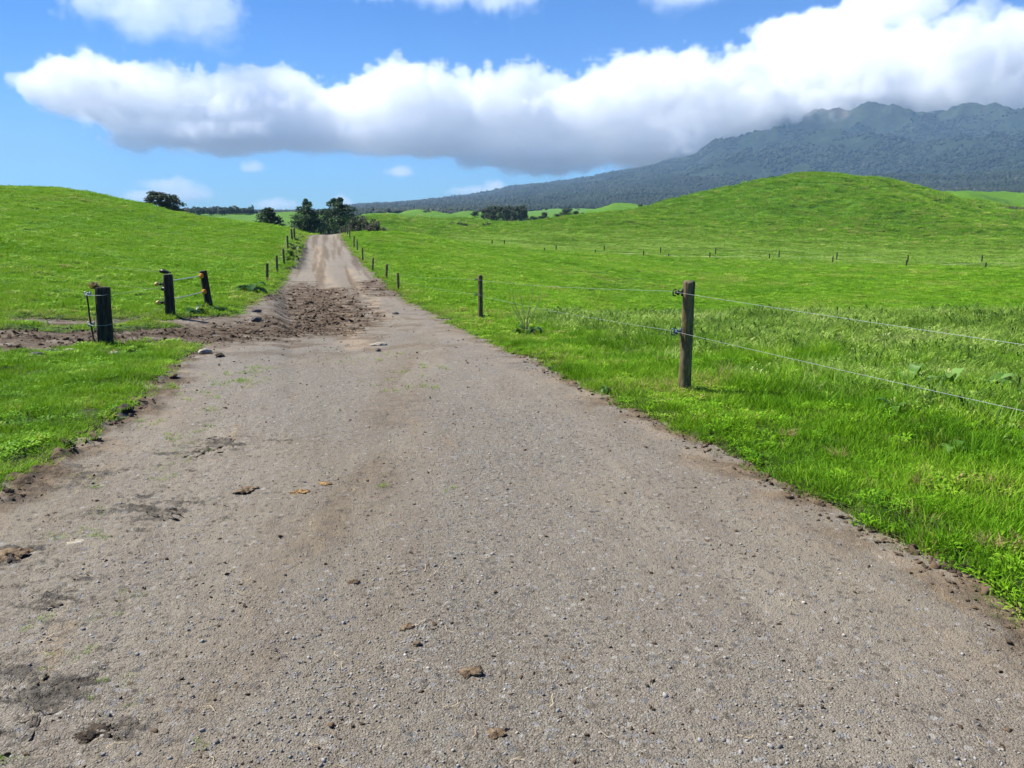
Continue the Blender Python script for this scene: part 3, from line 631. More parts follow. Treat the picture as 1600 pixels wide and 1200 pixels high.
g_ = NG('lane_dust'); M_LANE = g_.fin(g_.ramp(g_.noise(1.5, 4), [(.4, (.14, .22, .05)), (.55, (.24, .25, .13)), (.7, (.33, .31, .21))]), .9)
link('path', ribbon('path', LANE_A, .8, M_LANE, .06), kind='structure')

# ------------------------------------------------------------------ stones, crumbs and mud clods (stuff)
def rock_mesh(seed, sub=1, flat=.6, rough=.25):
    import bmesh
    bm = bmesh.new(); bmesh.ops.create_icosphere(bm, subdivisions=sub, radius=.5)
    V = np.array([v.co[:] for v in bm.verts]); Fc = [[v.index for v in f.verts] for f in bm.faces]; bm.free()
    V = V * (1 + rough * (fbm(V[:, 0]*2.2 + seed*3.1, V[:, 1]*2.2 + V[:, 2]*1.7, 3, seed)[:, None]) + .08 * np.random.default_rng(seed).normal(0, 1, (len(V), 1)))
    V[:, 2] *= flat; V[:, 0] *= 1.15
    return V, Fc
def speck_mat(name, stops, rough=.85, bump=True, sc_=60.):
    g = NG(name); t = g.attr('tint', 'INSTANCER'); col = g.ramp(t, stops)
    col = g.mix(g.mapr(g.noise(sc_, 4, .7), .35, .65, 0, .35), col, (.10, .085, .065)); return g.fin(col, rough, None, .25)
M_STONE = speck_mat('road_stones', [(0, (.12, .11, .095)), (.25, (.20, .18, .155)), (.5, (.27, .255, .235)), (.75, (.33, .33, .32)), (.9, (.42, .36, .27)), (1, (.62, .60, .56))])
M_CLOD = speck_mat('mud_clods', [(0, (.035, .023, .013)), (.5, (.115, .075, .042)), (1, (.26, .185, .11))], .95)
STP = [proto('stone', *rock_mesh(300 + i, 1, .62, .35), M_STONE, False) for i in range(6)]
CLP = [proto('clod', *rock_mesh(320 + i, 2, .75, 1.1), M_CLOD, False) for i in range(5)]
def on_road(r0, r1, n, amax=44):
    r = np.exp(RNG.uniform(math.log(r0), math.log(r1), n)); th = RNG.uniform(-radians(amax), radians(amax), n)
    x, y = r * np.sin(th), r * np.cos(th); z, sd, md, mud, gr = land(x, y); return x, y, z, r, sd, md, mud
x, y, z, r, sd, md, mud = on_road(1.7, 30, 90000)
ctr = np.exp(-((x - .05 * y + .1) / 1.3) ** 2); lft = sstep(-1.0, -2.2, x) * .5
k = (sd > .02) & (RNG.uniform(size=len(x)) < (.10 + .75 * ctr + lft) * (.25 + .9 * sstep(-.4, .35, fbm(x * .9, y * .6, 3, 301))))
x, y, z, r = x[k], y[k], z[k], r[k]; n = len(x)
s = np.exp(RNG.normal(math.log(.0062), .38, n)); s = np.where(RNG.uniform(size=n) < .02, s * 2.0, s); s = np.clip(s, .0035, .022) * np.clip(r / 6, 1, 2.2) ** .6
scatter('gravel', STP, x, y, z + s * .12, rots(n, .5), np.stack([s, s * RNG.uniform(.7, 1, n), s], -1), RNG.uniform(0, .93, n) ** 1.05 + (RNG.uniform(size=n) < .02) * .1, RNG.integers(0, 6, n))
x, y, z, r, sd, md, mud = on_road(7, 48, 420000)
k = (mud > .10) & (RNG.uniform(size=len(x)) < mud ** 1.4 * .22); x, y, z, r, mud = x[k], y[k], z[k], r[k], mud[k]; n = len(x); print('clods', n); gwy = sstep(-2.2, -4.5, x)
s = np.exp(RNG.normal(math.log(.012), .5, n)) * np.clip(r / 14, .8, 1.7) * np.clip(mud * 1.3, .5, 1) * (1 + .8 * gwy)
east = sstep(-3.5, 0, x)
scatter('mud_clods', CLP, x, y, z + s * .1, rots(n, .5), np.stack([s * 1.15, s, s * .6], -1), np.clip(RNG.uniform(.1, .8, n) * (.6 + .5 * east) + .25 * east, 0, 1) * (1 - .6 * gwy), RNG.integers(0, 5, n))
x, y, z, r, sd, md, mud = on_road(1.7, 40, 60000)
lip = sstep(.35, .04, sd) * (x < -1) * (r < 13) * sstep(-.1, .3, fbm(x * 2, y * 2, 3, 311)); lip2 = sstep(.30, .03, sd) * (x > 0) * .7
k = (sd > 0) & (RNG.uniform(size=len(x)) < .045 + .15 * sstep(0, .4, fbm(x, y, 3, 312)) * (x < 0) + .8 * lip + lip2)
x, y, z, r, lp = x[k], y[k], z[k], r[k], (lip + lip2)[k]; n = len(x)
s = np.exp(RNG.normal(math.log(.0062), .45, n)) * (1 + 1.8 * lp) * np.clip(r / 6, 1, 3) ** .7; s = np.clip(s, .004, .09)
scatter('soil_crumbs', CLP, x, y, z + s * .15, rots(n, .5), np.stack([s * 1.2, s, s * .8], -1), RNG.uniform(0, .5, n), RNG.integers(0, 5, n))

# sprigs of grass rooted in the road
wx, wy, wt_ = [], [], []
for (px, py, n, sp) in [(375, 597, 26, .16), (372, 583, 14, .15), (398, 575, 8, .1), (222, 663, 7, .08), (265, 685, 6, .06), (112, 832, 14, .05), (140, 840, 6, .05), (155, 805, 5, .04),
        (120, 1020, 5, .03), (35, 985, 8, .04), (60, 965, 6, .03), (130, 1025, 5, .03), (160, 960, 6, .04), (200, 1075, 9, .05), (180, 1070, 7, .05), (105, 1095, 6, .04), (308, 1168, 3, .015), (255, 746, 6, .06),
        (300, 690, 6, .07), (295, 722, 6, .06), (290, 705, 5, .08), (262, 607, 18, .05), (640, 580, 8, .25), (625, 583, 8, .3), (540, 565, 6, .2), (625, 553, 6, .2), (700, 764, 3, .02), (320, 670, 6, .06),
        (345, 640, 6, .1), (330, 620, 7, .12), (15, 1185, 4, .02), (95, 1030, 6, .04), (600, 760, 3, .03), (620, 610, 8, .2), (150, 760, 7, .06), (125, 750, 6, .05), (210, 925, 6, .04), (30, 1180, 5, .03)]:
    a, b = at(px, py)
    for i in range(n): wx.append(a + RNG.normal(0, sp)); wy.append(b + RNG.normal(0, sp)); wt_.append(RNG.uniform(.5, .95))
wx, wy, wt_ = map(np.array, (wx, wy, wt_)); n = len(wx); s = RNG.uniform(.15, .42, n) * np.clip(np.hypot(wx, wy) / 5, .6, 1.6)
SPR = [grass_proto('sprig', M_GRASS, 16, .07, .10, .010, s_, 1.2, 2) for s_ in (31, 32, 33)]
scatter('road_weeds', SPR, wx, wy, land(wx, wy)[0], rots(n), np.stack([s, s, s * .8], -1), wt_, RNG.integers(0, 3, n))

g_ = NG('straw'); M_STRAW = g_.fin((.42, .34, .20), .8)
SW = []
for k_ in range(3):
    Vs = [(.05 * (i / 5) + .0, .012 * math.sin(i * .8 + k_ * 2) + sg * .0011, .002 + .003 * (i % 2)) for i in range(6) for sg in (-1, 1)]
    SW.append(proto('straw', Vs, [(2*i, 2*i+1, 2*i+3, 2*i+2) for i in range(5)], M_STRAW))
x, y, z, r, sd, md, mud = on_road(1.8, 9, 420); k = (sd > .1) & (RNG.uniform(size=len(x)) < .25 + .6 * (x < 0)); x, y, z, r = x[k], y[k], z[k], r[k]; n = len(x); s = RNG.uniform(.3, 1.3, n)
scatter('straw', SW, x, y, z + .004, rots(n, .03), np.stack([s, s, s], -1), np.zeros(n), RNG.integers(0, 3, n))

# ------------------------------------------------------------------ single rocks and dung pats
def obj_mat(name, stops, sc_=9., rough=.85, bumpd=.02, bs=.6, detail=6):
    g = NG(name); tc = g.add('ShaderNodeTexCoord').outputs['Object']
    nn = g.noise(sc_, detail, .68, tc); return g.fin(g.ramp(nn, stops), rough, g.bump(g.noise(sc_ * 2.5, 6, .7, tc), bs, bumpd), .25)
M_ROCKL = obj_mat('pale_rock', [(.35, (.20, .17, .12)), (.6, (.42, .38, .30))]); M_ROCKD = obj_mat('dark_rock', [(.35, (.04, .038, .035)), (.6, (.12, .11, .10))])
M_DUNG = obj_mat('dry_dung', [(.35, (.07, .045, .026)), (.6, (.22, .16, .10))], 25, .95, .01, 1); M_DUNGD = obj_mat('dark_dung', [(.35, (.02, .016, .012)), (.65, (.085, .065, .045))], 25, .95, .01, 1)
M_OCHRE = obj_mat('ochre_dung', [(.35, (.16, .10, .045)), (.6, (.38, .24, .10))], 25, .95, .01, 1)
def lump(name, label, cat, px, py, size, mat, seed, flat=.55, rough=.45, group=None, rx=1.3, sink=.2):
    V, Fc = rock_mesh(seed, 4 if rough > .6 else 3, flat, rough); V = V * size; V[:, 0] *= rx
    n3 = np.random.default_rng(seed)
    if rough > .6: V[:, 2] += size * .10 * fbm(V[:, 0] / size * 7, V[:, 1] / size * 7, 3, seed); 
    x_, y_, z_ = spot(px, py)
    o = link(name, npmesh(name, V, Fc, mat, rough > .4), label=label, category=cat); o.location = (x_, y_, z_ + size * flat * (.5 - sink) - .002); o.rotation_euler[2] = n3.uniform(0, 6)
    if group: o['group'] = group
    return o
lump('rock', 'pale rounded rock sitting where the mud, grass and gravel meet left of the road', 'rock', 321, 552, .13, M_ROCKL, 401, .7, .25, rx=1.2)
lump('mud_lump', 'brown mud lump lying just right of the pale rounded rock', 'mud lump', 344, 558, .10, M_DUNGD, 402, .5, .6)
lump('rock', 'grey rock in the grass below the muddy gateway, second from the left edge', 'rock', 82, 556, .13, M_ROCKD, 403, .6, .3)
lump('rock', 'flat pale rock in the grass between the grey rock and the dark strainer post', 'rock', 107, 555, .15, M_ROCKL, 404, .45, .3)
lump('rock', 'small pale rock at the grassy foot of the dark strainer post', 'rock', 178, 556, .11, M_ROCKL, 405, .6, .3)
lump('rock', 'mossy grey rock nearest the left edge, half buried in grass', 'rock', 57, 562, .12, M_ROCKD, 412, .6, .3)
lump('rock', 'grey stone standing on the gravel beyond the mud, nearer the fork of the side track', 'rock', 401, 488, .15, M_ROCKD, 406, .75, .25)
lump('rock', 'rounded grey stone embedded at the top edge of the mud left of the road', 'rock', 400, 503, .17, M_ROCKD, 407, .75, .25)
lump('rock', 'pale flat rock alone on the gravel road below the mud patch', 'rock', 592, 540, .14, M_ROCKL, 408, .4, .3, rx=1.6)
lump('rock', 'small dark stone just below the pale flat rock on the road', 'rock', 591, 549, .07, M_ROCKD, 409, .8, .3)
lump('rock', 'dark stone alone on the right half of the road above the mud', 'rock', 618, 491, .14, M_ROCKD, 410, .6, .3)
lump('rock', 'large pale stone pressed into the road beside a weed near the left edge', 'rock', 121, 846, .07, M_ROCKL, 411, .18, .3, rx=1.4)
lump('dung_pat', 'flat brown dung pat on the left half of the road below the dark cracks', 'dung', 385, 767, .085, M_DUNG, 421, .22, .75)
lump('dung_pat', 'crumbling brown dung pat with straw in the near middle of the road', 'dung', 735, 1052, .05, M_DUNG, 422, .4, .85)
lump('dung_pat', 'small tan dung pat nearest the camera in the middle of the road', 'dung', 778, 1146, .04, M_DUNG, 423, .3, .75)
lump('dung_pat', 'tan dung crumb on the road above the crumbling brown pat', 'dung', 637, 980, .036, M_DUNG, 424, .3, .75)
lump('dung_pat', 'small bright ochre dung splat right of the flat brown pat', 'dung', 468, 770, .06, M_OCHRE, 431, .14, .9)
lump('dung_pat', 'small ochre dung splat farther right and above the bright one', 'dung', 508, 757, .05, M_OCHRE, 432, .14, .9)
lump('dung_pat', 'small round tan clod to the lower right of the tan dung crumb', 'dung', 652, 1009, .028, M_DUNG, 425, .6, .6)
lump('dung_pat', 'ochre stringy dung pat on the road right of its left wheel track', 'dung', 553, 911, .036, M_DUNG, 426, .3, .85)
lump('mud_lump', 'dark broken mud lump in the near left corner of the road', 'mud lump', 152, 1147, .07, M_DUNGD, 427, .26, .9)
lump('mud_lump', 'brown mud lump on the far left edge of the road', 'mud lump', 22, 868, .10, M_DUNG, 428, .3, .9)
lump('mud_lump', 'blackish soil lump at the torn turf edge on the left', 'mud lump', 190, 648, .11, M_DUNGD, 429, .42, .85)
lump('mud_lump', 'blackish soil lump at the turf edge left of the larger one, nearer the camera', 'mud lump', 132, 682, .09, M_DUNGD, 430, .4, .85)
M_PLATE = obj_mat('dark_surfacing', [(.35, (.045, .04, .034)), (.5, (.12, .105, .082)), (.65, (.20, .17, .13))], 22, .95, .02, 1)
# lifted, cracked plates of dark surfacing
for nm_, (px, py, w_, seed) in {'long cracked dark plate of surfacing lifted across the left of the road': (330, 700, .34, 441), 'cracked dark plate of surfacing below the long one, on the left of the road': (230, 795, .26, 442),
        'dark cracked plate near the left edge of the road beside yellow weeds': (90, 938, .20, 443), 'dark crumbled plate low in the left corner of the road': (60, 1090, .24, 444)}.items():
    lump('surfacing_plate', nm_, 'road plate', px, py, w_ * .62, M_PLATE, seed, .05, .9, rx=1.9, sink=.47, group='lifted plates of dark surfacing on the road')

# ------------------------------------------------------------------ fences
def wood_mat(name, stops, lichen=0.0):
    g = NG(name); tc = g.add('ShaderNodeTexCoord').outputs['Object']; mp = g.add('ShaderNodeMapping'); mp.inputs['Scale'].default_value = (22, 22, 2.2); g.con(tc, mp.inputs[0])
    gr_ = g.noise(1.6, 6, .7, mp.outputs[0]); col = g.ramp(gr_, stops)
    if lichen: col = g.mix(g.mapr(g.noise(9, 5, .7, tc), .52, .66, 0, lichen), col, (.20, .19, .045))
    return g.fin(col, .85, g.bump(gr_, .9, .012), .2)
M_WOOD = wood_mat('weathered_post', [(.34, (.022, .016, .009)), (.48, (.10, .076, .042)), (.60, (.19, .15, .09)), (.75, (.30, .25, .16))], .85)
M_DWOOD = wood_mat('dark_post', [(.3, (.010, .009, .008)), (.5, (.032, .028, .023)), (.65, (.075, .064, .050)), (.78, (.13, .112, .085))])  # very dark brown grain for the gateway and far lane posts
M_MID = wood_mat('grey_post', [(.3, (.04, .032, .022)), (.55, (.12, .10, .07)), (.75, (.20, .17, .12))])
def plain(name, c, rough=.5, metal=0.0):
    g = NG(name); m = g.fin(g.mix(g.mapr(g.noise(30, 4), .3, .7), tuple(v * .8 for v in c), c), rough); g.p.inputs['Metallic'].default_value = metal; return m
M_WIRE = plain('galvanised_wire', (.30, .33, .33), .5, .2); M_BLACK = plain('black_plastic', (.015, .015, .017), .4); M_ORANGE = plain('orange_plastic', (.80, .30, .012), .4)
M_YEL = plain('faded_yellow_plastic', (.62, .42, .12), .5); M_TAPE = plain('white_fence_tape', (.62, .64, .62), .5); M_PGREY = plain('grey_insulator', (.35, .40, .42), .4); M_BLUE = plain('blue_insulator', (.05, .09, .16), .4)
def tube(path, rad, n=6):
    P = np.array(path, float); T = np.gradient(P, axis=0); V = []; Fc = []
    for i, (p, t) in enumerate(zip(P, T)):
        t = t / (np.linalg.norm(t) + 1e-9); up = np.array([0, 0, 1.]) if abs(t[2]) < .9 else np.array([1., 0, 0]); a = np.cross(t, up); a /= np.linalg.norm(a); b = np.cross(t, a)
        rr = rad[i] if hasattr(rad, '__len__') else rad
        for k in range(n): an = 2 * pi * k / n; V.append(p + (a * cos(an) + b * sin(an)) * rr)
        if i:
            for k in range(n): Fc.append(((i-1)*n+k, (i-1)*n+(k+1) % n, i*n+(k+1) % n, i*n+k))
    c0 = len(V); V += [P[0], P[-1]]; m = len(P) - 1
    for k in range(n): Fc.append((c0, (k+1) % n, k, k)); Fc.append((c0+1, m*n+k, m*n+(k+1) % n, m*n+(k+1) % n))
    return V, Fc
def quadfix(Fc): return Fc
def mesh_any(name, V, Fc, mat, smooth=True):
    me = bpy.data.meshes.new(name); me.from_pydata([tuple(map(float, v)) for v in V], [], [tuple(dict.fromkeys(f)) for f in Fc]); me.materials.append(mat)
    if smooth: me.polygons.foreach_set('use_smooth', np.ones(len(me.polygons), bool))
    me.update(); return me
def post_mesh(h, rad, seed, square=0.0, mat=None, seg=16, slant=0.0, flat_side=False):
    r_ = np.random.default_rng(seed); V = []; Fc = []; lv = [-.25, -.03, .05, h*.3, h*.6, h*.85, h-.02, h - .004]
    for i, zz in enumerate(lv):
        for k in range(seg):
            an = 2 * pi * k / seg; q_ = rad * (1 + .022 * r_.normal()) * (1 - .08 * zz / h)
            if square: c_ = max(abs(cos(an)), abs(sin(an))); q_ *= (1 - square) + square * min(1 / c_, 1.3)
            if i == len(lv) - 1: q_ *= .93
            xx, yy = q_ * cos(an), q_ * sin(an)
            if flat_side: xx = min(xx, rad * .45)
            V.append((xx, yy, zz + slant * yy * (zz > h * .8)))
    for i in range(len(lv) - 1):
        for k in range(seg): Fc.append((i*seg+k, i*seg+(k+1) % seg, (i+1)*seg+(k+1) % seg, (i+1)*seg+k))
    Fc.append(tuple(range((len(lv)-1)*seg, len(lv)*seg))); return mesh_any('post', V, Fc, mat or M_WOOD, True)
def insul_mesh(mat, s=1.0, name='insulator'):
    """claw insulator: base plate, neck, ribbed head with a hook, pointing along -x"""
    V = []; Fc = []
    for path, rad in (([(-.002, 0, .035), (-.002, 0, -.035)], .012), ([(0, 0, 0), (-.03, 0, 0), (-.034, 0, 0), (-.05, 0, 0), (-.055, 0, 0), (-.07, 0, 0)], [.012, .012, .026, .026, .016, .014]),
                      ([(-.06, 0, .03), (-.085, 0, .028), (-.09, 0, 0), (-.085, 0, -.028), (-.06, 0, -.03)], .007)):
        v, f = tube(np.array(path) * s, np.array(rad) * s if hasattr(rad, '__len__') else rad * s, 8); b = len(V); V += list(v); Fc += [tuple(q_ + b for q_ in ff) for ff in f]
    return mesh_any(name, V, Fc, mat)
def empty(name, loc, label, cat, group=None):
    o = link(name, None, label=label, category=cat); o.location = loc
    if group: o['group'] = group
    return o
def wire_obj(parent, pts, rad, name='wire', mat=None, sag=.01):
    path = []
    for a, b in zip(pts[:-1], pts[1:]):
        a, b = np.array(a), np.array(b)
        for i in range(12):
            t = i / 12; p_ = a * (1 - t) + b * t; p_[2] -= sag * 4 * t * (1 - t) * np.linalg.norm(b - a) * .5; path.append(p_)
    path.append(np.array(pts[-1])); V, Fc = tube(path, rad, 5); V = np.array(V) - np.array(parent.location)
    return link(name, mesh_any(name, V, Fc, mat or M_WIRE), parent)
def fence(name, label, posts, wires, mat, wrad, rad=.05, insul=None, group=None, side=-1, wsag=.006):
    """posts: (x, y, height, radius, lean x, lean y)"""
    p0 = posts[0]; root = empty(name, (p0[0], p0[1], gz(p0[0], p0[1])), label, 'fence', group); L0 = np.array(root.location); tops = []
    for i, (x_, y_, h, rd, lx, ly) in enumerate(posts):
        z_ = gz(x_, y_); po = link('post', post_mesh(h, rd, 500 + i * 7 + int(abs(x_) * 10), .0, mat), root); po.location = Vector((x_, y_, z_)) - Vector(L0)
        po.rotation_euler = (ly, lx, i * 1.3)
        hs_ = []
        for fr in wires:
            hh_ = h * fr; hs_.append((x_ + sin(lx) * hh_ + side * (rd + .045 if insul else rd + .005), y_ - sin(ly) * hh_, z_ + hh_))
            if insul and i in insul:
                m_ = insul[i][wires.index(fr)]; io = link('insulator', insul_mesh(m_, .95), po)
                io.rotation_euler = (0, 0, -i * 1.3); a_ = -i * 1.3; io.location = (side * rd * .96 * cos(a_), side * rd * .96 * sin(a_), hh_)
        tops.append(hs_)
    for k in range(len(wires)): wire_obj(root, [t[k] for t in tops], wrad, sag=wsag)
    return root
def P_(px, py, hpx, rd, lx=0.0, ly=0.0):
    x_, y_ = at(px, py); return (x_, y_, hpx / F * math.hypot(x_, y_), rd, lx, ly)
nx, ny = at(1069, 618)
RP = [(nx + 2.5, ny - 5.6, 1.03, .055, 0, 0), (nx, ny, 1.03, .056, -.085, 0), P_(751, 500, 67, .064), P_(622.5, 453, 26, .055), P_(603.6, 437, 22, .06, .28, 0), P_(582, 423, 21, .06, .08), P_(567, 408, 19, .06),
      P_(558.6, 394, 16, .06), P_(553, 387, 17, .07, -.08), P_(547, 375, 14, .07, -.05), P_(543, 368, 12, .08), P_(539, 366, 11, .08), P_(536, 365, 11, .08), P_(533, 365, 11, .08)]
fence('wire_fence', 'post and two-wire fence running along the right side of the gravel road', RP, [.90, .555], M_WOOD, .0014, insul={1: (M_BLACK, M_BLUE), 2: (M_BLACK, M_BLACK)})
LP = [P_(417.7, 441, 27, .06, .06), P_(433.4, 429, 26, .06, .04), P_(444, 414, 22, .06), P_(450, 390, 20, .065), P_(456.5, 378, 19, .08), P_(460.4, 376, 17, .08), P_(465, 358, 13, .10), P_(469, 356, 16, .12), P_(471.5, 357, 16, .12)]
fence('wire_fence', 'post and wire fence climbing the left side of the road beside the green hill', LP, [.85, .5], M_MID, .004)
g1 = [(769, 386, 7), (788, 386.5, 7), (869, 391, 8), (944, 393.5, 8), (1032, 396.5, 10), (1118, 399, 10), (1217, 403.5, 11), (1307, 407.5, 11), (1418, 411, 11), (1533.5, 412.5, 11), (1640, 414, 11)]
g2 = [(851, 393.5, 5), (930, 397, 6), (1005.6, 400.5, 9), (1044.7, 402, 6), (1109, 404, 9), (1202, 406.5, 8), (1300.6, 411, 9), (1416, 415.5, 9), (1540, 417.5, 9), (1640, 419, 9)]
fence('wire_fence', 'distant thin fence on the far side of the pale farm lane across the right paddocks', [P_(a, b, c, .09) for a, b, c in g1], [.8], M_DWOOD, .006)
fence('wire_fence', 'distant low fence on the near side of the pale farm lane across the right paddocks', [P_(a, b, c, .09, random.uniform(-.08, .08)) for a, b, c in g2], [.8], M_DWOOD, .006)

# the gateway on the left
ax_, ay_, az_ = spot(166, 546)
g1_ = empty('gate_post', (ax_, ay_, az_), 'thick dark strainer post at the muddy gateway with a dry grass tuft on top', 'post')
po = link('post', post_mesh(.82, .105, 601, .55, M_DWOOD, 20), g1_); po.rotation_euler = (0, .05, .5)
V, Fc, LV = blades(90, .045, .13, .010, 602, 1.6, 3); dt = npmesh('dry_grass', V, Fc, leaf_mat('dry_grass_tuft', [(0, (.20, .10, .05)), (1, (.45, .30, .16))], inst=False)); fattr(dt, 'lv', LV); fattr(dt, 'tint', np.full(len(V), .5))
d_ = link('dry_grass', dt, g1_); d_.location = (-.07, 0, .80)
V, Fc = rock_mesh(603, 3, .8, .8); b_ = link('root_ball', npmesh('root_ball', V * .08, Fc, M_DUNG), g1_); b_.location = (-.06, 0, .845)
for hh_ in (.72, .30):
    io = link('insulator', insul_mesh(M_PGREY, 1.0), g1_); io.location = (-.115, -.03, hh_)
    wire_obj(g1_, [(ax_ - .2, ay_ - .03, az_ + hh_), (ax_ - .1, ay_ - .12, az_ + hh_ - .01), (ax_ + .1, ay_ - .12, az_ + hh_ - .01), (ax_ + .13, ay_, az_ + hh_)], .004, 'tie_wire', sag=0)
wire_obj(g1_, [(ax_ - .16, ay_ - .05, az_ + .70), (ax_ - .15, ay_ - .06, az_ + .60), (ax_ - .14, ay_ - .08, az_ + .45), (ax_ - .12, ay_ - .08, az_ + .10), (ax_ - .05, ay_ - .12, az_)], .012, 'lead_cable', M_BLACK, 0)
bx_, by_, bz_ = spot(267, 496); cx_, cy2, cz_ = spot(327, 482)
gf = empty('electric_fence', (bx_, by_, bz_), 'short electric fence of two dark posts joined by two white tapes with orange insulators', 'fence')
L0 = Vector((bx_, by_, bz_))
pa = link('post', post_mesh(.86, .10, 605, .35, M_DWOOD, 20), gf); pa.rotation_euler = (0, .02, .4)
pb = link('post', post_mesh(.86, .085, 606, .55, M_DWOOD, 20), gf); pb.location = Vector((cx_, cy2, cz_)) - L0; pb.rotation_euler = (0, -.09, .7)
for hh_ in (.74, .36):
    # tape from the right of the near post to the far post
    a = (bx_ + .06 - .05 * hh_, by_ - .03, bz_ + hh_ - .02); b = (cx_ - .10 * hh_ - .02, cy2 - .12, cz_ + hh_ - .0)
    wire_obj(gf, [a, b], .011, 'tape', M_TAPE, .004)
    V = []; Fc = []
    for path, rd in (([(0, .03, 0), (0, -.015, 0), (0, -.02, 0), (0, -.045, 0), (0, -.05, 0), (0, -.06, 0)], [.035, .035, .058, .058, .04, .022]), ([(.0, -.06, 0), (0, -.08, 0)], .02)):
        v, f = tube(path, rd, 14); q0 = len(V); V += list(v); Fc += [tuple(q_ + q0 for q_ in ff) for ff in f]
    oi_ = link('insulator', mesh_any('insulator', V, Fc, M_ORANGE), pb); oi_.location = (-.02, -.085, hh_ + .01); oi_.rotation_euler = (0, 0, -.7)
    oi_.location = (-.065, -.065, hh_ + .01)
    ya = link('insulator', insul_mesh(M_BLACK, 1.3), pa); ya.location = (-.10, .02, hh_ - .09); ya.rotation_euler = (0, 0, -.4)
    yb = link('handle_end', mesh_any('handle_end', *tube([(-.09, 0, 0), (-.11, 0, 0), (-.12, 0, 0), (-.16, 0, 0), (-.165, 0, 0)], [.02, .045, .05, .035, .012], 12), M_YEL), pa); yb.location = (-.10, .02, hh_ - .09)
    # black sprung handle hanging on the slack wire beyond
    hx, hy, hz = bx_ - .42, by_ + .9, bz_ + hh_ + .10
    hd = link('gate_handle', mesh_any('gate_handle', *tube([(-.13, 0, .02), (-.12, 0, .02), (-.06, 0, .015), (-.04, 0, .01), (.06, 0, -.01), (.12, 0, -.015)], [.01, .04, .045, .05, .026, .012], 10), M_BLACK), gf)
    hd.location = Vector((hx, hy, hz)) - L0
    wire_obj(gf, [(hx - 1.6, hy + .5, hz + .08), (hx - .1, hy, hz)], .0025, 'wire', M_BLACK, .01)
    wire_obj(gf, [(hx + .1, hy, hz), (bx_ - .26, by_, bz_ + hh_ - .09)], .0025, 'wire', None, .01)
gw = empty('gate_wires', (ax_ + .1, ay_, az_), 'two thin slack wires stretched from the dark strainer post to the electric fence post', 'wire')
for hh_ in (.72, .30): wire_obj(gw, [(ax_ + .1, ay_, az_ + hh_), (bx_ - .08, by_, bz_ + hh_ - .1)], .002, 'wire', None, .012)

# ------------------------------------------------------------------ broad-leaved plants
def dock(name, label, px, py, size, n, seed, stems=0, tint=.5, group=None, up=.6):
    r_ = np.random.default_rng(seed); x_, y_, z_ = spot(px, py); root = empty(name, (x_, y_, z_), label, 'plant', group); V = []; Fc = []; LV = []
    for i in range(n):
        a = r_.uniform(0, 2*pi); L_ = size * r_.uniform(.5, 1.05); wd = L_ * r_.uniform(.26, .38); el = r_.uniform(.25, 1.25) * up; b0 = len(V); lv = r_.uniform(); tw = r_.normal(0, .3)
        for k in range(8):
            t = k / 7; out_ = L_ * (t - .12 * t * t) * cos(el) ; zz = L_ * (sin(el) * t * 1.1 - .55 * t * t * t) + .03
            prof_ = (.08 if t < .12 else math.sin(pi * min(1, (t - .08) / .95)) ** .7) * (1 + .12 * sin(k * 2.7 + i)); ww = max(.003, wd * .5 * prof_)
            for s_ in (-1, -.02, 1): V.append((cos(a)*out_ - sin(a)*ww*s_, sin(a)*out_ + cos(a)*ww*s_, zz + (abs(s_) * .22 * ww) + tw * ww * s_ * .5)); LV.append(lv)
            if k:
                for s_ in (0, 1): q0 = b0 + 3*k + s_; Fc.append((q0 - 3, q0 - 2, q0 + 1, q0))
    me = npmesh('leaves', V, Fc, M_DOCK); fattr(me, 'lv', LV); fattr(me, 'tint', np.full(len(V), tint)); link('leaves', me, root)
    for s_ in range(stems):
        a = r_.uniform(-.5, .5); h = size * r_.uniform(1.2, 2.0); lx, ly = r_.normal(0, .25), r_.normal(0, .2)
        path = [(lx * h * t + .02 * sin(5 * t + s_), ly * h * t, h * t) for t in np.linspace(0, 1, 6)]
        link('stem', mesh_any('stem', *tube(path, [.006 * size / .3, .006, .005, .005, .004, .003], 5), M_DRY), root)
    return root
M_DRY = plain('dry_stem', (.26, .20, .12), .9)
dock('dock_plant', 'large broad-leaved dock plant in long grass beyond the right fence wire, near the right edge', 1548, 614, .33, 26, 701, tint=.55)
dock('dock_plant', 'dock plant with one pale upright leaf in the grass left of the large one', 1420, 610, .40, 9, 702, tint=.75, up=1.15)
dock('dock_plant', 'dock plant with a pale drooping leaf between the upright one and the large one', 1483, 614, .36, 8, 703, tint=.75, up=.95)
dock('dock_plant', 'low dark dock plant below the lower wire right of the near fence post', 1395, 652, .22, 14, 704, tint=.5)
dock('dock_plant', 'small dock plant in the right verge close to the brown tussock', 1490, 717, .18, 14, 705, tint=.5)
dock('dock_plant', 'dark dock plant with dead stems on the right verge beside the far wire post', 822, 527, .42, 20, 706, 6, .2)
dock('dock_plant', 'dark dock plant beyond the electric fence at the left road edge', 392, 458, .75, 22, 707, 0, .2)
dock('dock_plant', 'grass-hidden dock plant at the foot of the leaning electric fence post', 335, 487, .40, 18, 708, 0, .15)
dock('dock_plant', 'dark dock plant between the two electric fence posts', 305, 492, .40, 18, 709, 0, .15)
dock('dock_plant', 'dark dock plant on the ridge at the far right, above the upper wire', 1535, 515, .30, 14, 711, 0, .15)
dock('dock_plant', 'small dark dock plant at the grass edge of the road left of the near post', 945, 614, .10, 14, 712, 0, .25)
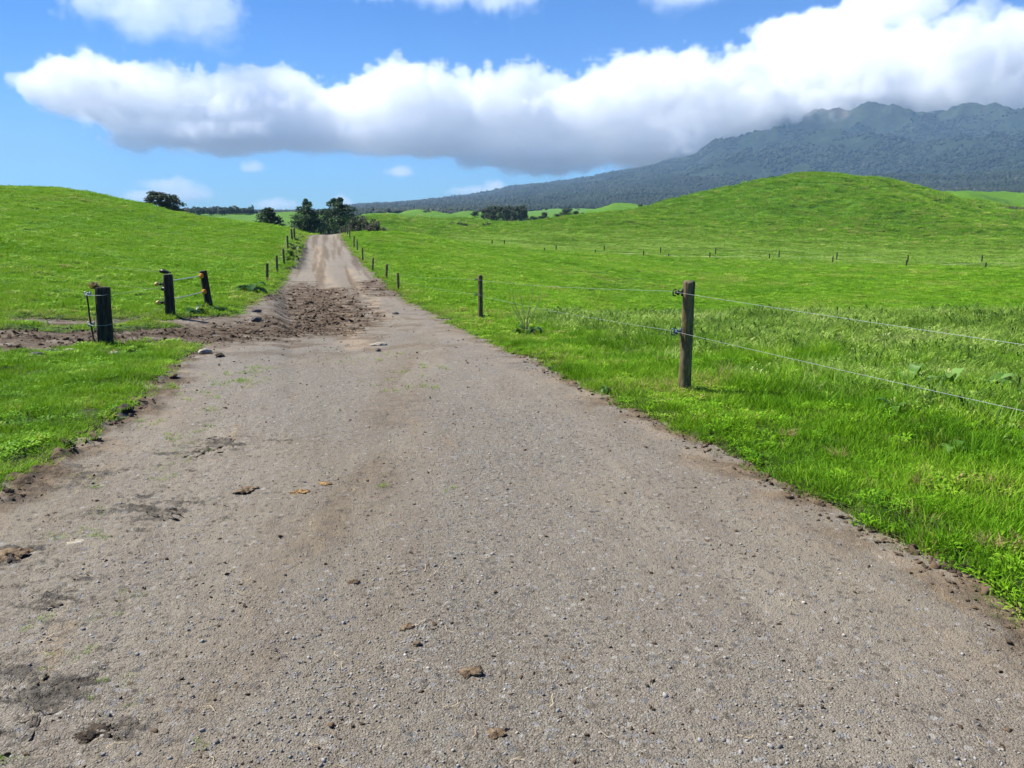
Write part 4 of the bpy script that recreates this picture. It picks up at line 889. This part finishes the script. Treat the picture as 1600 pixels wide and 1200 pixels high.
for i, (px, py, s_) in enumerate([(455, 402, .8), (460, 395, .9), (466, 388, .8), (458, 388, .8), (470, 372, .8), (464, 380, .8), (452, 408, .6)]):
    dock('weed_clump', ['dark weed clump nearest the camera under the left road fence', 'dark weed clump with pale stalks below the left fence', 'weed clump at the left kink of the road edge', 'weed clump behind the left fence wire',
        'farthest weed clump near the top of the left fence', 'weed clump below the pair of close left fence posts', 'small low weed clump beside the third left fence post'][i], px, py, s_, 16, 720 + i, 3 if i % 2 else 0, .1, 'dark weeds along the left road fence', 1.0)
rngp = np.random.default_rng(5)
for i, (px, py) in enumerate([(1440, 772), (1545, 870), (1310, 718), (1228, 690), (1590, 868)]):
    V, Fc, LV = blades(60, .05, .07, .006, 740 + i, 1.5, 3); me = npmesh('dry_tuft', V, Fc, bpy.data.materials['dry_grass_tuft']); fattr(me, 'lv', LV); fattr(me, 'tint', np.full(len(V), .8))
    o = link('dry_tuft', me, label=['brown dead grass tussock in the right verge', 'straw coloured tuft low on the right verge near the road edge', 'faint dry tuft left of the brown tussock', 'pinkish dry tuft in the verge nearest the fence post', 'dry tuft at the extreme right of the verge'][i], category='grass tuft')
    x_, y_, z_ = spot(px, py); o.location = (x_, y_, z_ + .02); o['group'] = 'dry tufts in the right verge'

# ------------------------------------------------------------------ trees
def tree_leaf_mat(name, c0, c1, c2):
    g = NG(name); lv = g.attr('lv'); col = g.ramp(lv, [(0, c0), (.55, c1), (1, c2)]); g.con(col, g.p.inputs['Base Color']); g.p.inputs['Roughness'].default_value = .7
    tr_ = g.add('ShaderNodeBsdfTranslucent'); g.con(col, tr_.inputs[0]); mx_ = g.add('ShaderNodeMixShader'); mx_.inputs[0].default_value = .2
    g.t.links.new(g.p.outputs[0], mx_.inputs[1]); g.t.links.new(tr_.outputs[0], mx_.inputs[2]); g.t.links.new(mx_.outputs[0], g.out.inputs[0]); return g.m
M_PINE = tree_leaf_mat('pine_needles', (.018, .044, .018), (.036, .080, .028), (.075, .14, .042))
M_MAC = tree_leaf_mat('dark_cypress', (.020, .036, .020), (.045, .068, .034), (.09, .115, .055))
M_BUSH = tree_leaf_mat('native_bush', (.035, .05, .022), (.075, .095, .042), (.15, .16, .08))
M_BROWN = tree_leaf_mat('bare_brown_shrub', (.045, .036, .024), (.095, .078, .052), (.16, .14, .09))
M_BARK = obj_mat('bark', [(.35, (.05, .04, .03)), (.65, (.15, .12, .09))], 4)
def crown_tree(name, label, cat, loc, h, wdt, kind, seed, mat, leaf=.3, n=5200, group=None, clusters=None):
    r_ = np.random.default_rng(seed); root = empty(name, loc, label, cat, group); C = []
    if kind == 'pine':
        tiers = 11
        for t in range(tiers):
            f = .10 + .86 * t / (tiers - 1); rad = wdt / 2 * (1 - f) ** .62 * 1.12 + .12; m = max(3, int(9 * (1 - f) + 3))
            for k in range(m):
                a = 2*pi*k/m + r_.uniform(-.4, .4); rr = rad * r_.uniform(.45, 1.08); C.append((rr*cos(a), rr*sin(a), h * (f + r_.normal(0, .025)) + .08*rr, rad * .42 + .18, rad * .42 + .18, h * .045 + .1))
    elif kind == 'layer':
        for t in range(110):
            f = r_.uniform(.08, .97); rad = wdt / 2 * (math.sin(pi * (f * .80 + .13)) ** .5); a = r_.uniform(0, 2*pi); rr = rad * math.sqrt(r_.uniform(.1, 1))
            C.append((rr*cos(a), rr*sin(a), h * f, wdt * .13, wdt * .13, h * .06))
    elif kind == 'round':
        for t in range(26):
            v_ = r_.normal(size=3); v_ /= np.linalg.norm(v_); q_ = r_.uniform(.35, .85)
            C.append((v_[0]*wdt/2*q_, v_[1]*wdt/2*q_, h * (.50 + .46 * v_[2] * q_), wdt*.17, wdt*.17, h*.13))
    elif kind == 'bush':
        for t in range(22):
            a = r_.uniform(0, 2*pi); q_ = math.sqrt(r_.uniform()); C.append((cos(a)*wdt/2*q_*.85, sin(a)*wdt/2*q_*.85, h * r_.uniform(.12, .88) * (1 - .35 * q_), wdt*.14, wdt*.14, h*.16))
    C = np.array(C); k = r_.integers(0, len(C), n); d = r_.normal(size=(n, 3)); d /= np.linalg.norm(d, axis=1)[:, None]; d *= r_.uniform(.25, 1.15, (n, 1)) ** .6
    P = C[k, :3] + d * C[k, 3:]; P[:, 2] = np.maximum(P[:, 2], .05)
    u_ = r_.normal(size=(n, 3)); u_ /= np.linalg.norm(u_, axis=1)[:, None]; v_ = np.cross(u_, r_.normal(size=(n, 3))); v_ /= np.linalg.norm(v_, axis=1)[:, None]
    s = leaf * r_.uniform(.5, 1.2, (n, 1)); u_ = u_ * s * .5; v_ = v_ * s * .38; u_[:, 2] *= .6; v_[:, 2] *= .6
    V = np.stack([P - u_ , P - v_ * .9, P + u_, P + v_], 1).reshape(-1, 3); Fc = np.arange(4 * n).reshape(-1, 4)
    me = npmesh('crown', V, Fc, mat, False); lv = np.repeat(np.clip(.5 + .28 * (r_.normal(size=len(C)))[k] * .6 + r_.normal(0, .18, n), 0, 1), 4); fattr(me, 'lv', lv)
    link('crown', me, root)
    TV = []; TF = []
    def br(path, rd):
        v, f = tube(path, rd, 7); q0 = len(TV); TV.extend(v); TF.extend([tuple(z2 + q0 for z2 in ff) for ff in f])
    hb = h * (.9 if kind == 'pine' else .6); tr0 = h * .03
    br([(0, 0, -.6), (0, 0, h*.1), (h*.01, 0, hb*.5), (0, h*.01, hb)], [tr0 * 1.3, tr0, tr0 * .7, tr0 * .2])
    for c_ in C[:: max(1, len(C) // 14)]: br([(0, 0, max(.1, c_[2] * .7)), (c_[0]*.5, c_[1]*.5, c_[2] * .9), (c_[0], c_[1], c_[2])], [tr0 * .35, tr0 * .22, tr0 * .08])
    link('trunk', mesh_any('trunk', TV, TF, M_BARK), root); return root
def tp(px, r):
    th = th_of(px, 345); x_, y_ = r * sin(th), r * cos(th); return (x_, y_, gz(x_, y_))
def htop(px, ytop, r): return slope_at(th_of(px, 345), ytop) * r + EYE - tp(px, r)[2]
def T(name, label, cat, px, ytop, r, wpx, kind, seed, mat, n=5200, group=None, leaf=None):
    return crown_tree(name, label, cat, tp(px, r), max(.8, htop(px, ytop, r)), wpx / F * r, kind, seed, mat, leaf or max(.3, r * .0026), n, group)
T('conifer', 'large dark bushy pine, the rightmost of the pines where the road goes over the rise', 'tree', 528, 311, 150, 92, 'pine', 801, M_PINE, 24000)
T('conifer', 'dark pine just left of the road crest, left of the largest pine', 'tree', 480, 317, 142, 64, 'pine', 802, M_PINE, 16000)
T('conifer', 'rounded dark tree half hidden between and behind the two pines at the crest', 'tree', 501, 313, 175, 44, 'round', 803, M_MAC, 4500)
T('conifer', 'small dark layered pine alone on the left hill shoulder', 'tree', 420, 326, 98, 34, 'pine', 804, M_PINE, 4500)
T('cypress_tree', 'lone spreading tree on the skyline of the left hill', 'tree', 258, 299, 128, 50, 'layer', 805, M_MAC, 11000)
T('shrub', 'leafy grey-green shrub right of the big pine at the road crest', 'shrub', 562, 327, 128, 44, 'bush', 806, M_BUSH, 7000)
T('shrub', 'brown bare shrub at the right end of the crest thicket', 'shrub', 588, 335, 125, 36, 'bush', 807, M_BROWN, 3600)
T('shrub', 'dark shrub filling the gap under the large pine by the road crest', 'shrub', 543, 334, 135, 34, 'bush', 808, M_PINE, 3600)
T('shrub', 'low greyish shrub between the lone layered pine and the crest pines', 'shrub', 452, 345, 135, 26, 'bush', 809, M_BUSH, 2400)
T('shrub', 'low dark shrub at the foot of the pines on the right of the crest', 'shrub', 503, 352, 122, 30, 'bush', 810, M_PINE, 2400)
# grove in the middle distance: every tree its own, a few source crowns
def copy_tree(o, loc, s, rz, label):
    c = o.copy(); COL.objects.link(c); c.location = loc; c.scale = (s[0], s[0], s[1]); c.rotation_euler[2] = rz; c['label'] = label
    for ch in o.children: d = ch.copy(); COL.objects.link(d); d.parent = c
    return c
GR = 'tall trees of the dark grove in the middle distance'
grove = [(764, 316, 372, 17), (775, 314, 380, 17), (786, 315, 365, 18), (797, 314, 375, 17), (806, 315, 368, 17), (815, 313, 380, 17), (770, 322, 358, 15), (791, 320, 356, 15), (820, 320, 366, 13), (803, 325, 352, 14), (757, 321, 375, 12)]
glab = ['leftmost full-height tree of the grove', 'second tall tree from the left in the grove', 'broad tree in the left middle of the grove', 'tall tree at the centre of the grove', 'tree right of centre in the grove',
        'tallest tree near the right end of the grove', 'shorter tree in front of the grove at its left', 'shorter tree in front of the grove at its centre', 'shorter tree at the right end of the grove', 'low rounded tree at the grove foot, right half', 'slim tree at the extreme left of the grove']
src = None
for i, (px, yt, r, wpx) in enumerate(grove):
    if i == 0: src = T('broadleaf_tree', glab[0], 'tree', px, yt, r, wpx, 'round', 820, M_MAC, 1800, GR, .65); h0 = htop(px, yt, r); w0 = wpx / F * r
    else: copy_tree(src, tp(px, r), (wpx / F * r / w0, htop(px, yt, r) / h0), i * 1.1, glab[i])
GB = 'scattered trees beside the grove'
for i, (px, yt, r, wpx, l_) in enumerate([(742, 328, 420, 18, 'round tree just left of the dark grove'), (834, 334, 350, 16, 'low tree right of the grove foot'), (852, 327, 360, 17, 'tree midway between the grove and the right hill foot'),
        (846, 333, 355, 14, 'small tree beside the midway tree'), (884, 322, 400, 26, 'wide spreading tree near the foot of the big right hill'), (872, 331, 380, 14, 'small tree left of the wide spreading tree'), (900, 326, 390, 14, 'small tree right of the wide spreading tree'),
        (909, 328, 300, 9, 'tiny dark conifer on the slope of the right hill'), (862, 338, 345, 16, 'low bush right of the midway tree'), (825, 338, 340, 14, 'low bush against the right side of the grove')]):
    o = copy_tree(src, tp(px, r), (wpx / F * r / w0, max(1.2, htop(px, yt, r)) / h0), i * 1.7, l_); o['group'] = GB
bs = None; BL = [(760, 344, 240, 18, 'round dark bush alone in the middle paddock'), (718, 345, 262, 12, 'dark bush right in the row of paddock bushes'), (705, 345, 262, 13, 'tall dark bush in the row of paddock bushes'), (691, 349, 262, 9, 'small bush left of the tall dark bush'),
        (673, 348, 265, 18, 'brownish bush at the left of the row of paddock bushes'), (652, 348, 268, 18, 'low brown bush nearest the road in the paddock row'), (668, 327, 480, 14, 'far bush on top of the small green hill'), (725, 348, 262, 10, 'last low bush at the right end of the row'),
        (1580, 320, 330, 32, 'dark red-brown bush on the right hillside'), (1598, 321, 330, 24, 'dark bush cut by the right edge of the photo on the hillside'), (1000, 318, 430, 8, 'tiny dark bush on the skyline left of the big right hill'), (640, 350, 255, 14, 'faint brown bush at the left end of the paddock row')]
for i, (px, yt, r, wpx, l_) in enumerate(BL):
    mt = M_BROWN if i in (4, 5, 8, 9, 11) else M_MAC
    T('bush', l_, 'bush', px, yt, r, wpx, 'bush', 840 + i, mt, 1100, 'bushes dotted over the paddocks', .35)
GL = 'trees of the long belt on the left skyline'
names_ = ['first', 'second', 'third', 'fourth', 'fifth', 'sixth', 'seventh', 'eighth', 'ninth', 'tenth', 'eleventh', 'twelfth', 'thirteenth', 'fourteenth', 'fifteenth', 'sixteenth']
b0_ = None
for i in range(16):
    px = 300 + i * 6.1; yt = 323.5 - 1.5 * sin(i * 1.3) - (1.5 if i in (7, 8, 11) else 0) + (2 if i == 0 else 0); r = 690 + 25 * sin(i * 2.1)
    lb = names_[i] + ' tree from the left in the wooded belt on the left skyline'
    if b0_ is None: b0_ = T('belt_tree', lb, 'tree', px, yt, r, 12, 'round', 860, M_MAC, 900, GL, 1.1); hb_ = htop(px, yt, r); wb_ = 12 / F * r
    else: o = copy_tree(b0_, tp(px, r), (random.uniform(1, 1.4), max(2, htop(px, yt, r)) / hb_), i, lb)
T('poplar_tree', 'thin upright tree standing at the right end of the left skyline belt', 'tree', 396, 321, 700, 5, 'pine', 880, M_MAC, 700, None, 1.0)

# forest on the lower slopes of the mountain (far-off wood, one mass)
g_ = NG('bush_canopy'); t_ = g_.attr('tint', 'INSTANCER'); M_FOR = g_.fin(g_.mix(g_.mapr(g_.noise(.25, 3), .35, .65, 0, .5), g_.ramp(t_, [(0, (.005, .010, .008)), (.5, (.013, .022, .013)), (.8, (.030, .042, .022)), (1, (.07, .07, .055))]), (.015, .03, .015)), .9)
FP = [proto('canopy', *rock_mesh(900 + i, 2, .9 + .3 * i, .5), M_FOR, True) for i in range(3)]
n = 260000; r = 760 + 3700 * RNG.uniform(0, 1, n) ** 1.25; th = RNG.uniform(radians(-30), radians(36), n)
x, y = r * np.sin(th), r * np.cos(th); z = np.where(r < 1460, land(x, y)[0], base_z(x, y))
amp = sstep(1700, 4200, r) * (.12 + .88 * sstep(.16, .36, th)); rx = x * ca - y * sa; ry = x * sa + y * ca
zm = base_z(x, y) + amp * (135 * ridged(rx * .0011, ry * .0006, 5, 101) + 30 * ridged(x * .0035, y * .0035, 4, 111) - 85) + sstep(1500, 2200, r) * 9 * fbm(x * .004, y * .004, 4, 121) * sstep(-.35, .0, th)
z = np.where(r > 1460, zm, z); dn = fbm(x * .004, y * .004, 4, 905)
k = (RNG.uniform(size=n) < sstep(-.35, .25, dn + sstep(900, 1600, r) * .45 - .12 - .35 * sstep(2800, 3800, r) - (r < 1200) * .25)) & ~((r < 1300) & (th > radians(5)) & (dn < .1))
x, y, z, r, dn = x[k], y[k], z[k], r[k], dn[k]; n = len(x); s = (3.4 + 3.6 * RNG.uniform(0, 1, n) ** 2) * np.clip(r / 1800, .8, 1.8)
scatter('forest', FP, x, y, z + s * .15, rots(n, .2), np.stack([s * 1.1, s, s * .9], -1), np.clip(.40 + .35 * dn + RNG.normal(0, .2, n), 0, 1), RNG.integers(0, 3, n))

# ------------------------------------------------------------------ air
hz = NG('haze'); hz.n.remove(hz.p); pv = hz.add('ShaderNodeVolumePrincipled'); pv.inputs['Color'].default_value = (.40, .64, 1, 1); pv.inputs['Density'].default_value = 8.5e-5; pv.inputs['Anisotropy'].default_value = .0
hz.t.links.new(pv.outputs[0], hz.out.inputs['Volume'])
X0, X1, Y0_, Y1_, Z0_, Z1_ = -12500, 12500, -300, 13200, -420, 1350
V = [(a, b, c) for a in (X0, X1) for b in (Y0_, Y1_) for c in (Z0_, Z1_)]
ho = link('haze', mesh_any('haze', V, [(0, 1, 3, 2), (4, 6, 7, 5), (0, 4, 5, 1), (2, 3, 7, 6), (0, 2, 6, 4), (1, 5, 7, 3)], hz.m, False), kind='stuff')
